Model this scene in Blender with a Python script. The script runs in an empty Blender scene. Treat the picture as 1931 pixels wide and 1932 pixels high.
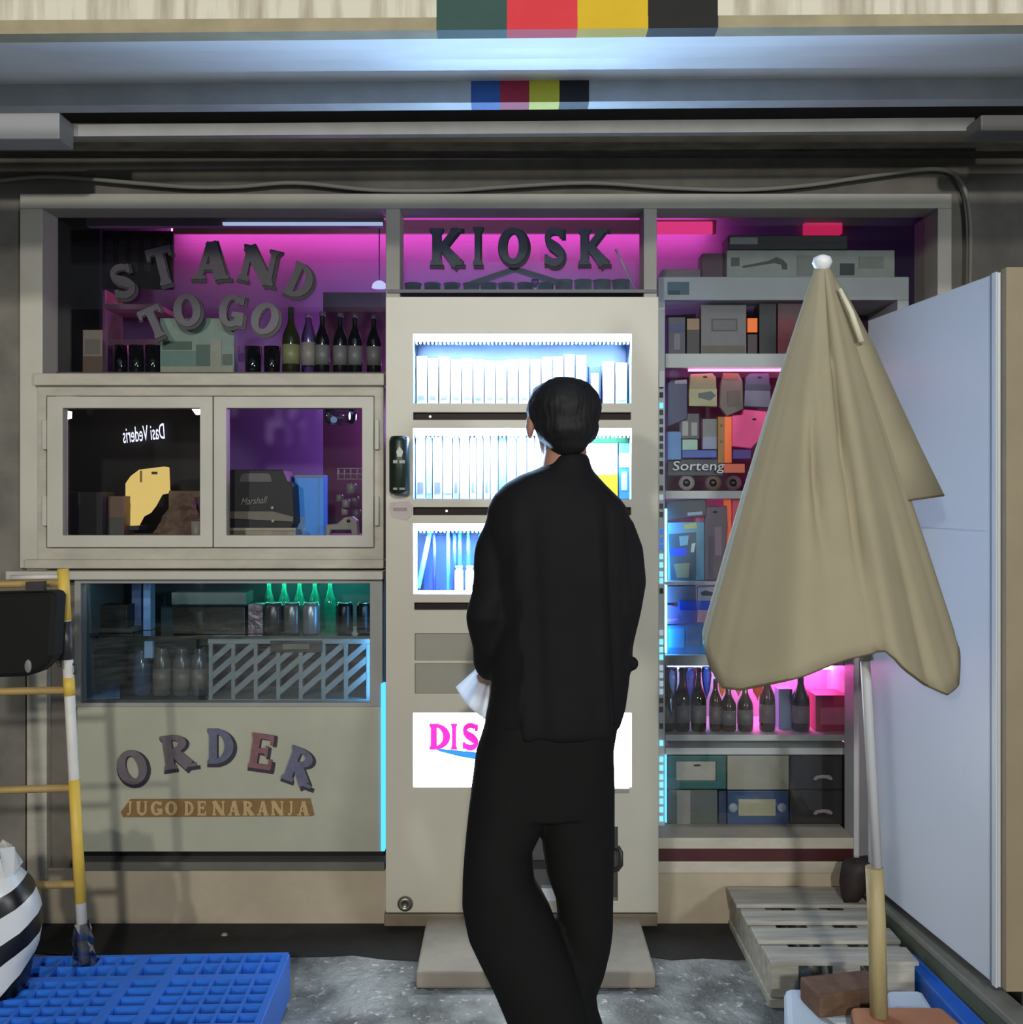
import bpy, bmesh, math, random
from mathutils import Vector, Matrix, noise as mnoise
random.seed(7)
R = math.radians
sc = bpy.context.scene
COL = sc.collection

# ------------------------------------------------------------------ camera, world, lights, exposure
F = 1900.0            # focal length in pixels of the 1931 x 1932 frame
HX, HY = 965.5, 936.0  # vanishing point of the depth direction (camera is level)
CAMZ = 1.45
cam_d = bpy.data.cameras.new('camera'); cam = bpy.data.objects.new('camera', cam_d); COL.objects.link(cam)
cam.location = (0, 0, CAMZ); cam.rotation_euler = (R(90), 0, 0)
cam_d.sensor_width = 36; cam_d.sensor_fit = 'HORIZONTAL'; cam_d.lens = F / 1931 * 36
cam_d.shift_y = -(966 - HY) / 1931; cam_d.clip_start = .05
sc.camera = cam
w = bpy.data.worlds.new('night'); sc.world = w; w.use_nodes = True
w.node_tree.nodes['Background'].inputs[0].default_value = (.55, .6, .7, 1)
w.node_tree.nodes['Background'].inputs[1].default_value = .042
def area(name, loc, target, size, power, color):
    d = bpy.data.lights.new(name, 'AREA'); d.shape = 'DISK'; d.size = size; d.energy = power; d.color = color
    o = bpy.data.objects.new(name, d); COL.objects.link(o); o.location = loc
    o.rotation_euler = (Vector(target) - Vector(loc)).to_track_quat('-Z', 'Y').to_euler(); return o
area('street_lamp_light', (-2.4, -5.0, 2.72), (0, 3.4, 1.0), .25, 150, (1, .94, .83))
area('centre_fill_light', (.25, -4.5, 3.5), (0, 3.4, .9), .3, 230, (1, .97, .9))  # unseen lamp added in the middle to soften shadows and brighten the ground
area('shop_front_light', (3.4, -4.0, 1.95), (0, 3.4, .8), .6, 130, (.9, .95, 1))
vs = sc.view_settings
vs.view_transform = 'Standard'; vs.look = 'None'; vs.exposure = 0.0; vs.gamma = 1.0; vs.use_curve_mapping = False
sc.cycles.max_bounces = 8; sc.cycles.transparent_max_bounces = 16; sc.cycles.caustics_reflective = False; sc.cycles.caustics_refractive = False

# ------------------------------------------------------------------ helpers
def X(px, Y): return (px - HX) / F * Y
def Z(py, Y): return CAMZ - (py - HY) / F * Y
def P(px, py, Y): return Vector((X(px, Y), Y, Z(py, Y)))
YW = 3.40
def lin(c): c /= 255.0; return c / 12.92 if c <= .04045 else ((c + .055) / 1.055) ** 2.4
def rgb(r, g, b): return (lin(r), lin(g), lin(b))
MATS = {}
def M(name, col, rough=.6, var=0., scale=8., bump=0., metal=0., emit=None, es=0., spec=.5, stretch=(1, 1, 1), col2=None, sheen=0., trans=0.):
    if name in MATS: return MATS[name]
    m = bpy.data.materials.new(name); m.use_nodes = True; nt = m.node_tree; b = nt.nodes['Principled BSDF']
    c = rgb(*col); b.inputs['Base Color'].default_value = (*c, 1); b.inputs['Roughness'].default_value = rough
    b.inputs['Metallic'].default_value = metal; b.inputs['Specular IOR Level'].default_value = spec
    if sheen: b.inputs['Sheen Weight'].default_value = sheen; b.inputs['Sheen Roughness'].default_value = .4
    if trans: b.inputs['Transmission Weight'].default_value = trans
    if emit: b.inputs['Emission Color'].default_value = (*rgb(*emit), 1); b.inputs['Emission Strength'].default_value = es
    if var or bump:
        tc = nt.nodes.new('ShaderNodeTexCoord'); mp = nt.nodes.new('ShaderNodeMapping'); mp.inputs['Scale'].default_value = stretch
        nz = nt.nodes.new('ShaderNodeTexNoise'); nz.inputs['Scale'].default_value = scale; nz.inputs['Detail'].default_value = 6
        nz.inputs['Roughness'].default_value = .6
        nt.links.new(tc.outputs['Object'], mp.inputs[0]); nt.links.new(mp.outputs[0], nz.inputs['Vector'])
        if var:
            mx = nt.nodes.new('ShaderNodeMix'); mx.data_type = 'RGBA'
            mr = nt.nodes.new('ShaderNodeMapRange'); mr.inputs['From Min'].default_value = .35; mr.inputs['From Max'].default_value = .65
            nt.links.new(nz.outputs['Fac'], mr.inputs['Value'])
            nt.links.new(mr.outputs['Result'], mx.inputs['Factor'])
            c2 = rgb(*col2) if col2 else tuple(x * (1 - var) for x in c)
            mx.inputs['A'].default_value = (*c, 1); mx.inputs['B'].default_value = (*c2, 1)
            nt.links.new(mx.outputs['Result'], b.inputs['Base Color'])
        if bump:
            bp = nt.nodes.new('ShaderNodeBump'); bp.inputs['Strength'].default_value = bump; bp.inputs['Distance'].default_value = .01
            nt.links.new(nz.outputs['Fac'], bp.inputs['Height']); nt.links.new(bp.outputs['Normal'], b.inputs['Normal'])
    MATS[name] = m; return m
def E(name, col, strength):
    if name in MATS: return MATS[name]
    m = bpy.data.materials.new(name); m.use_nodes = True; nt = m.node_tree; nt.nodes.clear()
    e = nt.nodes.new('ShaderNodeEmission'); e.inputs[0].default_value = (*rgb(*col), 1); e.inputs[1].default_value = strength
    o = nt.nodes.new('ShaderNodeOutputMaterial'); nt.links.new(e.outputs[0], o.inputs[0]); MATS[name] = m; return m
def GLASS(name, tint=(255, 255, 255), refl=1.0, rough=.0, base=0.0):
    if name in MATS: return MATS[name]
    m = bpy.data.materials.new(name); m.use_nodes = True; nt = m.node_tree; nt.nodes.clear()
    t = nt.nodes.new('ShaderNodeBsdfTransparent'); t.inputs[0].default_value = (*rgb(*tint), 1)
    g = nt.nodes.new('ShaderNodeBsdfGlossy'); g.inputs['Roughness'].default_value = rough
    f = nt.nodes.new('ShaderNodeFresnel'); f.inputs[0].default_value = 1.45
    mul = nt.nodes.new('ShaderNodeMath'); mul.operation = 'MULTIPLY_ADD'; mul.inputs[1].default_value = refl; mul.inputs[2].default_value = base
    mul.use_clamp = True
    mx = nt.nodes.new('ShaderNodeMixShader'); o = nt.nodes.new('ShaderNodeOutputMaterial')
    nt.links.new(f.outputs[0], mul.inputs[0]); nt.links.new(mul.outputs[0], mx.inputs[0])
    nt.links.new(t.outputs[0], mx.inputs[1]); nt.links.new(g.outputs[0], mx.inputs[2]); nt.links.new(mx.outputs[0], o.inputs[0])
    MATS[name] = m; return m

class MB:
    def __init__(s): s.v = []; s.f = []; s.smooth = False
    def add(s, vs_, fs):
        n = len(s.v); s.v += [Vector(p) for p in vs_]; s.f += [[i + n for i in f] for f in fs]; return s
    def box(s, x0, x1, y0, y1, z0, z1, m=None):
        vs_ = [Vector((x, y, z)) for z in (z0, z1) for y in (y0, y1) for x in (x0, x1)]
        if m is not None: vs_ = [m @ p for p in vs_]
        return s.add(vs_, [[0, 2, 3, 1], [4, 5, 7, 6], [0, 1, 5, 4], [2, 6, 7, 3], [0, 4, 6, 2], [1, 3, 7, 5]])
    def fbox(s, a, b, c, d, Y, depth):   # pixel rectangle (left, top, right, bottom) whose front face stands at depth Y
        return s.box(X(a, Y), X(c, Y), Y, Y + depth, Z(d, Y), Z(b, Y))
    def prism(s, pts, ex):
        n = len(pts); ex = Vector(ex); pts = [Vector(p) for p in pts]
        vs_ = pts + [p + ex for p in pts]
        return s.add(vs_, [list(range(n))[::-1], [n + i for i in range(n)]] + [[i, (i + 1) % n, n + (i + 1) % n, n + i] for i in range(n)])
    def poly(s, pix, Y, depth):          # pixel outline at depth Y, given thickness
        return s.prism([P(x, y, Y) for x, y in pix], (0, depth, 0))
    def loft(s, rings, cap=True, closed=True):
        n = len(rings[0]); vs_ = [p for r in rings for p in r]; fs = []
        for i in range(len(rings) - 1):
            for j in range(n if closed else n - 1):
                k = (j + 1) % n; fs.append([i * n + j, i * n + k, (i + 1) * n + k, (i + 1) * n + j])
        if cap: fs += [list(range(n))[::-1], [(len(rings) - 1) * n + j for j in range(n)]]
        s.smooth = True; return s.add(vs_, fs)
    def tube(s, path, rad, n=10, flat=1.0):
        path = [Vector(p) for p in path]; rings = []
        if not hasattr(rad, '__len__'): rad = [rad] * len(path)
        ref = None
        for i, p in enumerate(path):
            d = (path[min(i + 1, len(path) - 1)] - path[max(i - 1, 0)]).normalized()
            if ref is None:
                ref = d.cross(Vector((0, 0, 1)))
                if ref.length < .2: ref = d.cross(Vector((0, 1, 0)))
            a = (ref - d * ref.dot(d)).normalized(); ref = a; b = d.cross(a)
            rings.append([p + (a * math.cos(t) + b * math.sin(t) * flat) * rad[i] for t in [2 * math.pi * k / n for k in range(n)]])
        return s.loft(rings)
    def lathe(s, prof, c, n=16, sy=1.0):  # prof: [(radius, z)] from the bottom
        c = Vector(c)
        return s.loft([[c + Vector((r * math.cos(t), r * sy * math.sin(t), z)) for t in [2 * math.pi * k / n for k in range(n)]] for r, z in prof])
    def ell(s, c, rx, ry, rz, n=20, m=12, rot=None):
        c = Vector(c); rings = []
        for i in range(m + 1):
            ph = -math.pi / 2 + math.pi * i / m; cr = max(math.cos(ph), .01); ring = []
            for k in range(n):
                t = 2 * math.pi * k / n; q = Vector((rx * cr * math.cos(t), ry * cr * math.sin(t), rz * math.sin(ph)))
                ring.append(c + (rot @ q if rot else q))
            rings.append(ring)
        return s.loft(rings)
    def grid(s, us, vs2, filled, fn):    # slab with openings; fn(u, v, w) -> point, w = 0 front / 1 back
        key = {}; V = []; Fc = []
        def g(i, j, k):
            if (i, j, k) not in key: key[(i, j, k)] = len(V); V.append(fn(us[i], vs2[j], k))
            return key[(i, j, k)]
        nu, nv = len(us) - 1, len(vs2) - 1
        fl = [[bool(filled((us[i] + us[i + 1]) / 2, (vs2[j] + vs2[j + 1]) / 2)) for j in range(nv)] for i in range(nu)]
        on = lambda i, j: 0 <= i < nu and 0 <= j < nv and fl[i][j]
        for i in range(nu):
            for j in range(nv):
                if not fl[i][j]: continue
                Fc.append([g(i, j, 0), g(i + 1, j, 0), g(i + 1, j + 1, 0), g(i, j + 1, 0)])
                Fc.append([g(i, j, 1), g(i, j + 1, 1), g(i + 1, j + 1, 1), g(i + 1, j, 1)])
                if not on(i - 1, j): Fc.append([g(i, j, 0), g(i, j + 1, 0), g(i, j + 1, 1), g(i, j, 1)])
                if not on(i + 1, j): Fc.append([g(i + 1, j, 0), g(i + 1, j, 1), g(i + 1, j + 1, 1), g(i + 1, j + 1, 0)])
                if not on(i, j - 1): Fc.append([g(i, j, 0), g(i, j, 1), g(i + 1, j, 1), g(i + 1, j, 0)])
                if not on(i, j + 1): Fc.append([g(i, j + 1, 0), g(i + 1, j + 1, 0), g(i + 1, j + 1, 1), g(i, j + 1, 1)])
        return s.add(V, Fc)
    def frame(s, a, b, c, d, Y, depth, holes):
        us = sorted({a, c} | {h[0] for h in holes} | {h[2] for h in holes}); vs2 = sorted({b, d} | {h[1] for h in holes} | {h[3] for h in holes})
        inside = lambda u, v: not any(h[0] < u < h[2] and h[1] < v < h[3] for h in holes)
        return s.grid(us, vs2, inside, lambda u, v, k: Vector((X(u, Y), Y + depth * k, Z(v, Y))))
    def xf(s, m): s.v = [m @ p for p in s.v]; return s

ORG = {}
def link_mesh(name, mb, mat, org, smooth=None, bevel=0.):
    me = bpy.data.meshes.new(name); me.from_pydata([p - org for p in mb.v], [], mb.f)
    bm = bmesh.new(); bm.from_mesh(me); bmesh.ops.recalc_face_normals(bm, faces=bm.faces); bm.to_mesh(me); bm.free()
    if smooth if smooth is not None else mb.smooth:
        for p in me.polygons: p.use_smooth = len(p.vertices) <= 4
    me.materials.append(mat); o = bpy.data.objects.new(name, me); COL.objects.link(o)
    if bevel:
        b = o.modifiers.new('bevel', 'BEVEL'); b.width = bevel; b.segments = 2; b.limit_method = 'ANGLE'; b.angle_limit = R(40)
    return o
def base_of(mb):
    xs = [p.x for p in mb.v]; ys = [p.y for p in mb.v]; zs = [p.z for p in mb.v]
    return Vector(((min(xs) + max(xs)) / 2, (min(ys) + max(ys)) / 2, min(zs)))
def thing(name, label, cat, loc, group=None):
    o = bpy.data.objects.new(name, None); COL.objects.link(o); o.location = loc; o.empty_display_size = .05
    o['label'] = label; o['category'] = cat
    if group: o['group'] = group
    ORG[o] = Vector(loc); return o
def part(name, mb, mat, parent, label=None, smooth=None, bevel=0., kind=None):
    o = link_mesh(name, mb, mat, ORG[parent], smooth, bevel); o.parent = parent; ORG[o] = ORG[parent]
    if label: o['label'] = label
    if kind: o['kind'] = kind
    return o
def single(name, mb, mat, label, cat, group=None, smooth=None, bevel=0., kind=None):
    org = base_of(mb); o = link_mesh(name, mb, mat, org, smooth, bevel); o.location = org; ORG[o] = org
    o['label'] = label; o['category'] = cat
    if group: o['group'] = group
    if kind: o['kind'] = kind
    return o
def struct(name, mb, mat, parent=None, bevel=0., label=None):
    if parent: return part(name, mb, mat, parent, label, None, bevel)
    org = base_of(mb); o = link_mesh(name, mb, mat, org, None, bevel); o.location = org; ORG[o] = org; o['kind'] = 'structure'
    if label: o['label'] = label
    return o
ORD = ['first', 'second', 'third', 'fourth', 'fifth', 'sixth', 'seventh', 'eighth', 'ninth', 'tenth', 'eleventh', 'twelfth', 'thirteenth',
       'fourteenth', 'fifteenth', 'sixteenth', 'seventeenth', 'eighteenth', 'nineteenth', 'twentieth', 'twenty-first', 'twenty-second', 'twenty-third', 'twenty-fourth', 'twenty-fifth', 'twenty-sixth']

# chunky flared serif letters, drawn as ribbons and rings in a unit box
def ribbon(pts):
    out = []
    for i in range(len(pts) - 1):
        def off(j):
            a = Vector(pts[max(j - 1, 0)][:2]); b = Vector(pts[min(j + 1, len(pts) - 1)][:2]); d = (b - a).normalized(); n = Vector((-d.y, d.x))
            p = Vector(pts[j][:2]); wd = pts[j][2] / 2; return p + n * wd, p - n * wd
        l0, r0 = off(i); l1, r1 = off(i + 1); out.append([r0, r1, l1, l0])
    return out
def ringp(cx, cy, rx, ry, ix, iy, a0=0, a1=360, n=24, tilt=0.):
    out = []
    for k in range(n):
        t0 = R(a0 + (a1 - a0) * k / n); t1 = R(a0 + (a1 - a0) * (k + 1) / n)
        o_ = lambda t: Vector((cx + rx * math.cos(t), cy + ry * math.sin(t))); i_ = lambda t: Vector((cx + ix * math.cos(t), cy + iy * math.sin(t)))
        out.append([i_(t0), o_(t0), o_(t1), i_(t1)])
    return out
def stem(x, w=.27, s=.15):   # flared stem with serifs
    return ribbon([(x, 0, w + s), (x, .07, w + s), (x, .16, w), (x, .84, w), (x, .93, w + s), (x, 1, w + s)])
def bar(x0, x1, y, h): return [[Vector((x0, y - h / 2)), Vector((x1, y - h / 2)), Vector((x1, y + h / 2)), Vector((x0, y + h / 2))]]
def arc(cx, cy, rx, ry, a0, a1, w, n=10): return [(cx + rx * math.cos(R(a0 + (a1 - a0) * k / n)), cy + ry * math.sin(R(a0 + (a1 - a0) * k / n)), w) for k in range(n + 1)]
GL = {
 'I': stem(.5, .36, .22),
 'T': stem(.5, .3, .12)[:4] + bar(.04, .96, .91, .18) + bar(.04, .16, .82, .2) + bar(.84, .96, .82, .2),
 'A': ribbon([(.2, 0, .16), (.5, 1, .16)]) + ribbon([(.8, 0, .34), (.52, 1, .3)]) + bar(.3, .7, .32, .14) + bar(.02, .38, .05, .1) + bar(.6, 1.02, .05, .1),
 'N': stem(.16, .17, .15) + stem(.86, .15, .14) + ribbon([(.14, .96, .34), (.84, .05, .3)]),
 'D': stem(.24, .28, .12) + ringp(.3, .5, .66, .5, .34, .36, -90, 90),
 'O': ringp(.5, .5, .5, .5, .2, .34),
 'G': ringp(.5, .5, .5, .5, .2, .34, 38, 335) + bar(.52, 1.0, .4, .16) + bar(.74, 1.0, .24, .34) + bar(.78, .95, .84, .26),
 'K': stem(.22, .28, .14) + ribbon([(.34, .42, .2), (.86, .97, .2)]) + ribbon([(.4, .52, .26), (.9, .04, .34)]) + bar(.66, 1.02, .94, .11) + bar(.64, 1.06, .055, .11),
 'S': ribbon(arc(.5, .73, .3, .2, 40, 180, .2)[:-1] + [(.24, .66, .24), (.36, .56, .3), (.58, .46, .32), (.73, .36, .28)] + arc(.5, .27, .3, .2, 10, -150, .22)) + bar(.72, .88, .84, .26) + bar(.1, .26, .16, .26),
 'R': stem(.24, .27, .13) + ringp(.34, .73, .5, .27, .24, .13, -90, 90) + ribbon([(.42, .5, .3), (.84, .04, .34)]) + bar(.64, 1.06, .05, .1),
 'E': stem(.24, .28, .1) + bar(.2, .88, .93, .14) + bar(.2, .92, .07, .14) + bar(.2, .72, .52, .14) + bar(.78, .9, .84, .26) + bar(.8, .94, .17, .26) + bar(.62, .74, .52, .3),
 'U': ribbon([(.22, 1, .3), (.22, .4, .28)] + arc(.5, .36, .3, .27, 180, 360, .2) + [(.8, 1, .18)]) + bar(.04, .42, .95, .1) + bar(.64, .96, .95, .1),
 'J': ribbon([(.62, 1, .3), (.62, .35, .28), (.56, .15, .22), (.4, .06, .16), (.2, .12, .16)]) + bar(.4, .84, .95, .1),
}
def glyph(mb, ch, cx, cy, hw, hh, rot, Y, depth, fat=0., dx=0., dy=0.):
    # cx, cy pixel centre; hw, hh full pixel width and height; rot clockwise degrees as seen
    for qi, q in enumerate(GL[ch]):
        pts = []; Y += .00004
        for p in q:
            if fat: p = Vector(((p.x - .5) * (1 + fat) + .5, (p.y - .5) * (1 + fat * .7) + .5)); 
            u = (p.x - .5) * hw; v = (p.y - .5) * hh; a = R(rot)
            pts.append(P(cx + u * math.cos(a) + v * math.sin(a) + dx, cy + u * math.sin(a) - v * math.cos(a) + dy, Y))
        mb.prism(pts, (0, depth, 0))
    return mb
def word(name, label, letters, Y, face, edge, parent=None, th=.006, fat=.12, off=(3, 4), edge_th=.008):
    t = thing(name, label, 'lettering', P(letters[0][1], letters[0][2], Y)) if not parent else parent
    for i, (ch, cx, cy, hw, hh, rot) in enumerate(letters):
        f = face[i % len(face)] if isinstance(face, list) else face
        l = part('letter', glyph(MB(), ch, cx, cy, hw, hh, rot, Y, th), f, t)
        part('letter_shadow', glyph(MB(), ch, cx, cy, hw, hh, rot, Y + th, edge_th, fat, off[0], off[1]), edge, l)
    return t
def text_mb(txt, a, b, c, d, Y, depth=.003, shear=0., mirror=False, tilt=0.):
    cu = bpy.data.curves.new('t', 'FONT'); cu.body = txt; cu.shear = shear; cu.resolution_u = 3
    o = bpy.data.objects.new('t', cu); COL.objects.link(o)
    dg = bpy.context.evaluated_depsgraph_get(); me = o.evaluated_get(dg).to_mesh()
    vs_ = [v.co.copy() for v in me.vertices]; fs = [list(p.vertices) for p in me.polygons]; o.evaluated_get(dg).to_mesh_clear()
    bpy.data.objects.remove(o); bpy.data.curves.remove(cu)
    x0 = min(v.x for v in vs_); x1 = max(v.x for v in vs_); y0 = min(v.y for v in vs_); y1 = max(v.y for v in vs_)
    mb = MB(); pts = []
    for v in vs_:
        u = (v.x - x0) / (x1 - x0); u = 1 - u if mirror else u; q = (v.y - y0) / (y1 - y0)
        pts.append(P(a + (c - a) * u, d + (b - d) * q + tilt * (u - .5), Y))
    return mb.add(pts, fs)

# ------------------------------------------------------------------ materials
cream = M('painted_cream', (187, 184, 171), .55, .16, 3, .05)
cream2 = M('painted_cream_wood', (182, 177, 162), .6, .22, 6, .12, stretch=(1, 1, 3))
doorm = M('dispenser_enamel', (196, 192, 176), .42, .06, 2)
concrete = M('dark_concrete', (122, 118, 110), .85, .35, 5, .3)
soffit_m = M('dark_soffit', (58, 56, 54), .9, .3, 4, .1)
whitepaint = M('white_awning_paint', (226, 228, 230), .38, .08, 5, .03)
greybeam = M('grey_beam_paint', (176, 178, 180), .6, .15, 9, .05)
black = M('black_plastic', (14, 14, 15), .35)
dark = M('dark_grey', (34, 34, 36), .5)
midgrey = M('mid_grey', (110, 112, 114), .5)
white = M('white_plastic', (225, 226, 228), .4)
steel = M('steel', (170, 172, 176), .3, metal=1.)
pane = GLASS('window_glass', (246, 248, 249), 1.1)
clearp = GLASS('clear_plastic', (205, 212, 220), 1.5, .12, .06)

# ------------------------------------------------------------------ ground
gm = bpy.data.materials.new('asphalt'); gm.use_nodes = True; nt = gm.node_tree; b = nt.nodes['Principled BSDF']
tc = nt.nodes.new('ShaderNodeTexCoord'); n1 = nt.nodes.new('ShaderNodeTexNoise'); n1.inputs['Scale'].default_value = 5; n1.inputs['Detail'].default_value = 8
v1 = nt.nodes.new('ShaderNodeTexVoronoi'); v1.inputs['Scale'].default_value = 60
n2 = nt.nodes.new('ShaderNodeTexNoise'); n2.inputs['Scale'].default_value = 45; n2.inputs['Detail'].default_value = 4
for n in (n1, v1, n2): nt.links.new(tc.outputs['Object'], n.inputs['Vector'])
r1 = nt.nodes.new('ShaderNodeValToRGB'); r1.color_ramp.elements[0].position = .38; r1.color_ramp.elements[1].position = .62
r1.color_ramp.elements[0].color = (*rgb(84, 88, 87), 1); r1.color_ramp.elements[1].color = (*rgb(160, 165, 164), 1)
r2 = nt.nodes.new('ShaderNodeValToRGB'); r2.color_ramp.elements[0].position = .6; r2.color_ramp.elements[1].position = .72
r2.color_ramp.elements[0].color = (0, 0, 0, 1); r2.color_ramp.elements[1].color = (.8, .8, .8, 1)
mx = nt.nodes.new('ShaderNodeMix'); mx.data_type = 'RGBA'; mx.inputs['B'].default_value = (*rgb(205, 210, 210), 1)
nt.links.new(n1.outputs['Fac'], r1.inputs[0]); nt.links.new(n2.outputs['Fac'], r2.inputs[0]); nt.links.new(r2.outputs[0], mx.inputs['Factor'])
nt.links.new(r1.outputs[0], mx.inputs['A']); nt.links.new(mx.outputs['Result'], b.inputs['Base Color']); b.inputs['Roughness'].default_value = .6
bp = nt.nodes.new('ShaderNodeBump'); bp.inputs['Strength'].default_value = .7; bp.inputs['Distance'].default_value = .015
nt.links.new(n2.outputs['Fac'], bp.inputs['Height']); nt.links.new(bp.outputs[0], b.inputs['Normal'])
struct('floor', MB().box(-6, 6, -7, 6, -.1, 0), gm, label='rough grey asphalt with pale speckles')

dark_band = MB(); rg = random.Random(2); fr = []  # dark strip with an uneven front edge, laid on the ground
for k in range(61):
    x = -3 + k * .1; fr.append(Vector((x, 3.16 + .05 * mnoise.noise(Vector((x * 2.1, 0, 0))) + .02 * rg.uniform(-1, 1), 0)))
dark_band.prism(fr + [Vector((3, 3.41, 0)), Vector((-3, 3.41, 0))], (0, 0, .003))
struct('floor_dark_band', dark_band, M('dark_band_ground', (44, 43, 41), .9, .4, 9, .4), label='dark strip of ground along the foot of the wall')

# ------------------------------------------------------------------ walls of the building around the kiosk and its room
wf = MB()
wf.box(-4, 4, 3.43, 3.6, Z(367, YW), 3.4)                 # above
wf.box(-4, X(40, YW), 3.43, 3.6, 0, Z(367, YW))           # left
wf.box(X(1794, YW), 4, 3.43, 3.6, 0, Z(367, YW))          # right
struct('wall_front', wf, concrete, label='dark stained concrete wall above and beside the kiosk')
wb = MB().box(X(50, YW), X(728, YW), 3.41, 3.55, 0, Z(1640, YW)); wb.box(X(1240, YW), X(1650, YW), 3.41, 3.55, 0, Z(1645, YW))
struct('wall_base', wb, M('base_plaster', (176, 164, 142), .8, .2, 4, .15), label='low plastered base wall under the kiosk counter and shelves')
room_m = M('room_wall', (150, 120, 175), .7, .1, 2)
struct('wall_back', MB().box(-2.2, 2.2, 4.7, 4.8, 0, 2.75), room_m, label='purple lit back wall inside the kiosk')
struct('wall_left', MB().box(-2.3, -2.2, 3.6, 4.8, 0, 2.75), M('room_side', (70, 66, 72), .8), label='dark side wall inside the kiosk')
struct('wall_right', MB().box(2.2, 2.3, 3.6, 4.8, 0, 2.75), MATS['room_side'], label='dark right-hand side wall inside the kiosk')
struct('ceiling', MB().box(-2.3, 2.3, 3.6, 4.8, 2.75, 2.82), M('room_ceiling', (90, 86, 92), .8), label='kiosk ceiling')
struct('floor_inside', MB().box(-2.2, 2.2, 3.6, 4.7, .0, .08), dark, label='dark floor inside the kiosk')

# ------------------------------------------------------------------ awning: striped fascia, soffit, beams
YF = 2.0
fz0, fz1 = Z(66, YF), Z(48, YF)
fas = MB().add([], [])
def slant(mb, xa, xb, za0, zb0, za1, zb1, y0, y1):    # bar with ends at different heights
    vs_ = [(xa, y0, za0), (xb, y0, zb0), (xb, y1, zb0), (xa, y1, za0), (xa, y0, za1), (xb, y0, zb1), (xb, y1, zb1), (xa, y1, za1)]
    return mb.add(vs_, [[3, 2, 1, 0], [4, 5, 6, 7], [0, 1, 5, 4], [2, 3, 7, 6], [3, 0, 4, 7], [1, 2, 6, 5]])
def line(px, y0, y1): return y0 + (y1 - y0) * px / 1931.0
aw = thing('awning', 'long striped awning valance with stained cream cloth across the top', 'awning', (0, YF, 2.3))
fm = bpy.data.materials.new('stained_valance'); fm.use_nodes = True; nt = fm.node_tree; b = nt.nodes['Principled BSDF']; b.inputs['Roughness'].default_value = .85
tc = nt.nodes.new('ShaderNodeTexCoord'); mp = nt.nodes.new('ShaderNodeMapping'); mp.inputs['Scale'].default_value = (14, 1, 1.2)
nz = nt.nodes.new('ShaderNodeTexNoise'); nz.inputs['Scale'].default_value = 2.2; nz.inputs['Detail'].default_value = 5
cr = nt.nodes.new('ShaderNodeValToRGB'); cr.color_ramp.elements[0].position = .32; cr.color_ramp.elements[0].color = (*rgb(160, 152, 132), 1)
cr.color_ramp.elements[1].position = .55; cr.color_ramp.elements[1].color = (*rgb(205, 201, 184), 1)
nt.links.new(tc.outputs['Object'], mp.inputs[0]); nt.links.new(mp.outputs[0], nz.inputs['Vector']); nt.links.new(nz.outputs[0], cr.inputs[0]); nt.links.new(cr.outputs[0], b.inputs['Base Color'])
hemm = M('valance_hem', (158, 148, 120), .85, .2, 12)
cols_ = [(None, -900, 824), ((46, 78, 72), 824, 957), ((208, 52, 62), 957, 1090), ((206, 172, 28), 1090, 1223), ((20, 20, 18), 1223, 1355), (None, 1355, 2850)]
for i, (c, a, bb) in enumerate(cols_):
    xa, xb = X(a, YF), X(bb, YF); yb0, yb1 = line(a, 66, 49), line(bb, 66, 49)
    h0, h1 = line(a, 40, 27), line(bb, 40, 27)
    nm = 'cream_valance' if c is None else 'stripe'
    mt = fm if c is None else M('stripe_%d' % i, c, .8, .08, 10)
    o = part(nm, slant(MB(), xa, xb, Z(h0, YF), Z(h1, YF), Z(-120, YF), Z(-120, YF), YF, YF + .03), mt, aw)
    part('hem', slant(MB(), xa, xb, Z(yb0, YF), Z(yb1, YF), Z(h0, YF), Z(h1, YF), YF - .004, YF + .034), hemm if c is None else mt, o)
# sloping white underside between valance and beam
YB = 2.62
sf = MB()
xa, xb = -3.2, 3.2
def zl(x, Y, y0, y1): return Z(line(HX + x * F / Y, y0, y1), Y)
prof = [(2.035, 64, 47), (2.2, 80, 64), (2.35, 99, 84), (2.46, 118, 104), (2.55, 140, 127), (2.63, 162, 148)]
sf.loft([[Vector((xa, Y, zl(xa, Y, y0, y1))), Vector((xb, Y, zl(xb, Y, y0, y1))), Vector((xb, Y, zl(xb, Y, y0, y1) + .02)), Vector((xa, Y, zl(xa, Y, y0, y1) + .02))] for Y, y0, y1 in prof])
sf.smooth = False
part('underside_panel', sf, whitepaint, aw, 'white underside lit from the dispenser')
bm_t = thing('awning_beam', 'grey horizontal beam with a small four-colour block behind the awning', 'beam', (0, YB, 2.46))
def beam_mb(a, bb, y0a, y0b, y1a, y1b, Y, dp):
    return slant(MB(), X(a, Y), X(bb, Y), Z(line(a, y1a, y1b), Y), Z(line(bb, y1a, y1b), Y), Z(line(a, y0a, y0b), Y), Z(line(bb, y0a, y0b), Y), Y, Y + dp)
for c, a, bb in [(None, -900, 889), ((38, 84, 150), 889, 944), ((158, 22, 52), 944, 999), ((196, 184, 42), 999, 1056), ((18, 18, 22), 1056, 1112), (None, 1112, 2850)]:
    part('beam' if c is None else 'colour_block', beam_mb(a, bb, 150, 145, 200, 186, YB, .05), greybeam if c is None else M('block_%d' % a, c, .7, .05, 20), bm_t)
rb = thing('shutter_rail', 'thin grey shutter rail with end brackets under the dark soffit', 'rail', (0, 3.1, 2.57))
part('rail', beam_mb(120, 1840, 236, 221, 258, 246, 3.1, .03), greybeam, rb)
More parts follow.
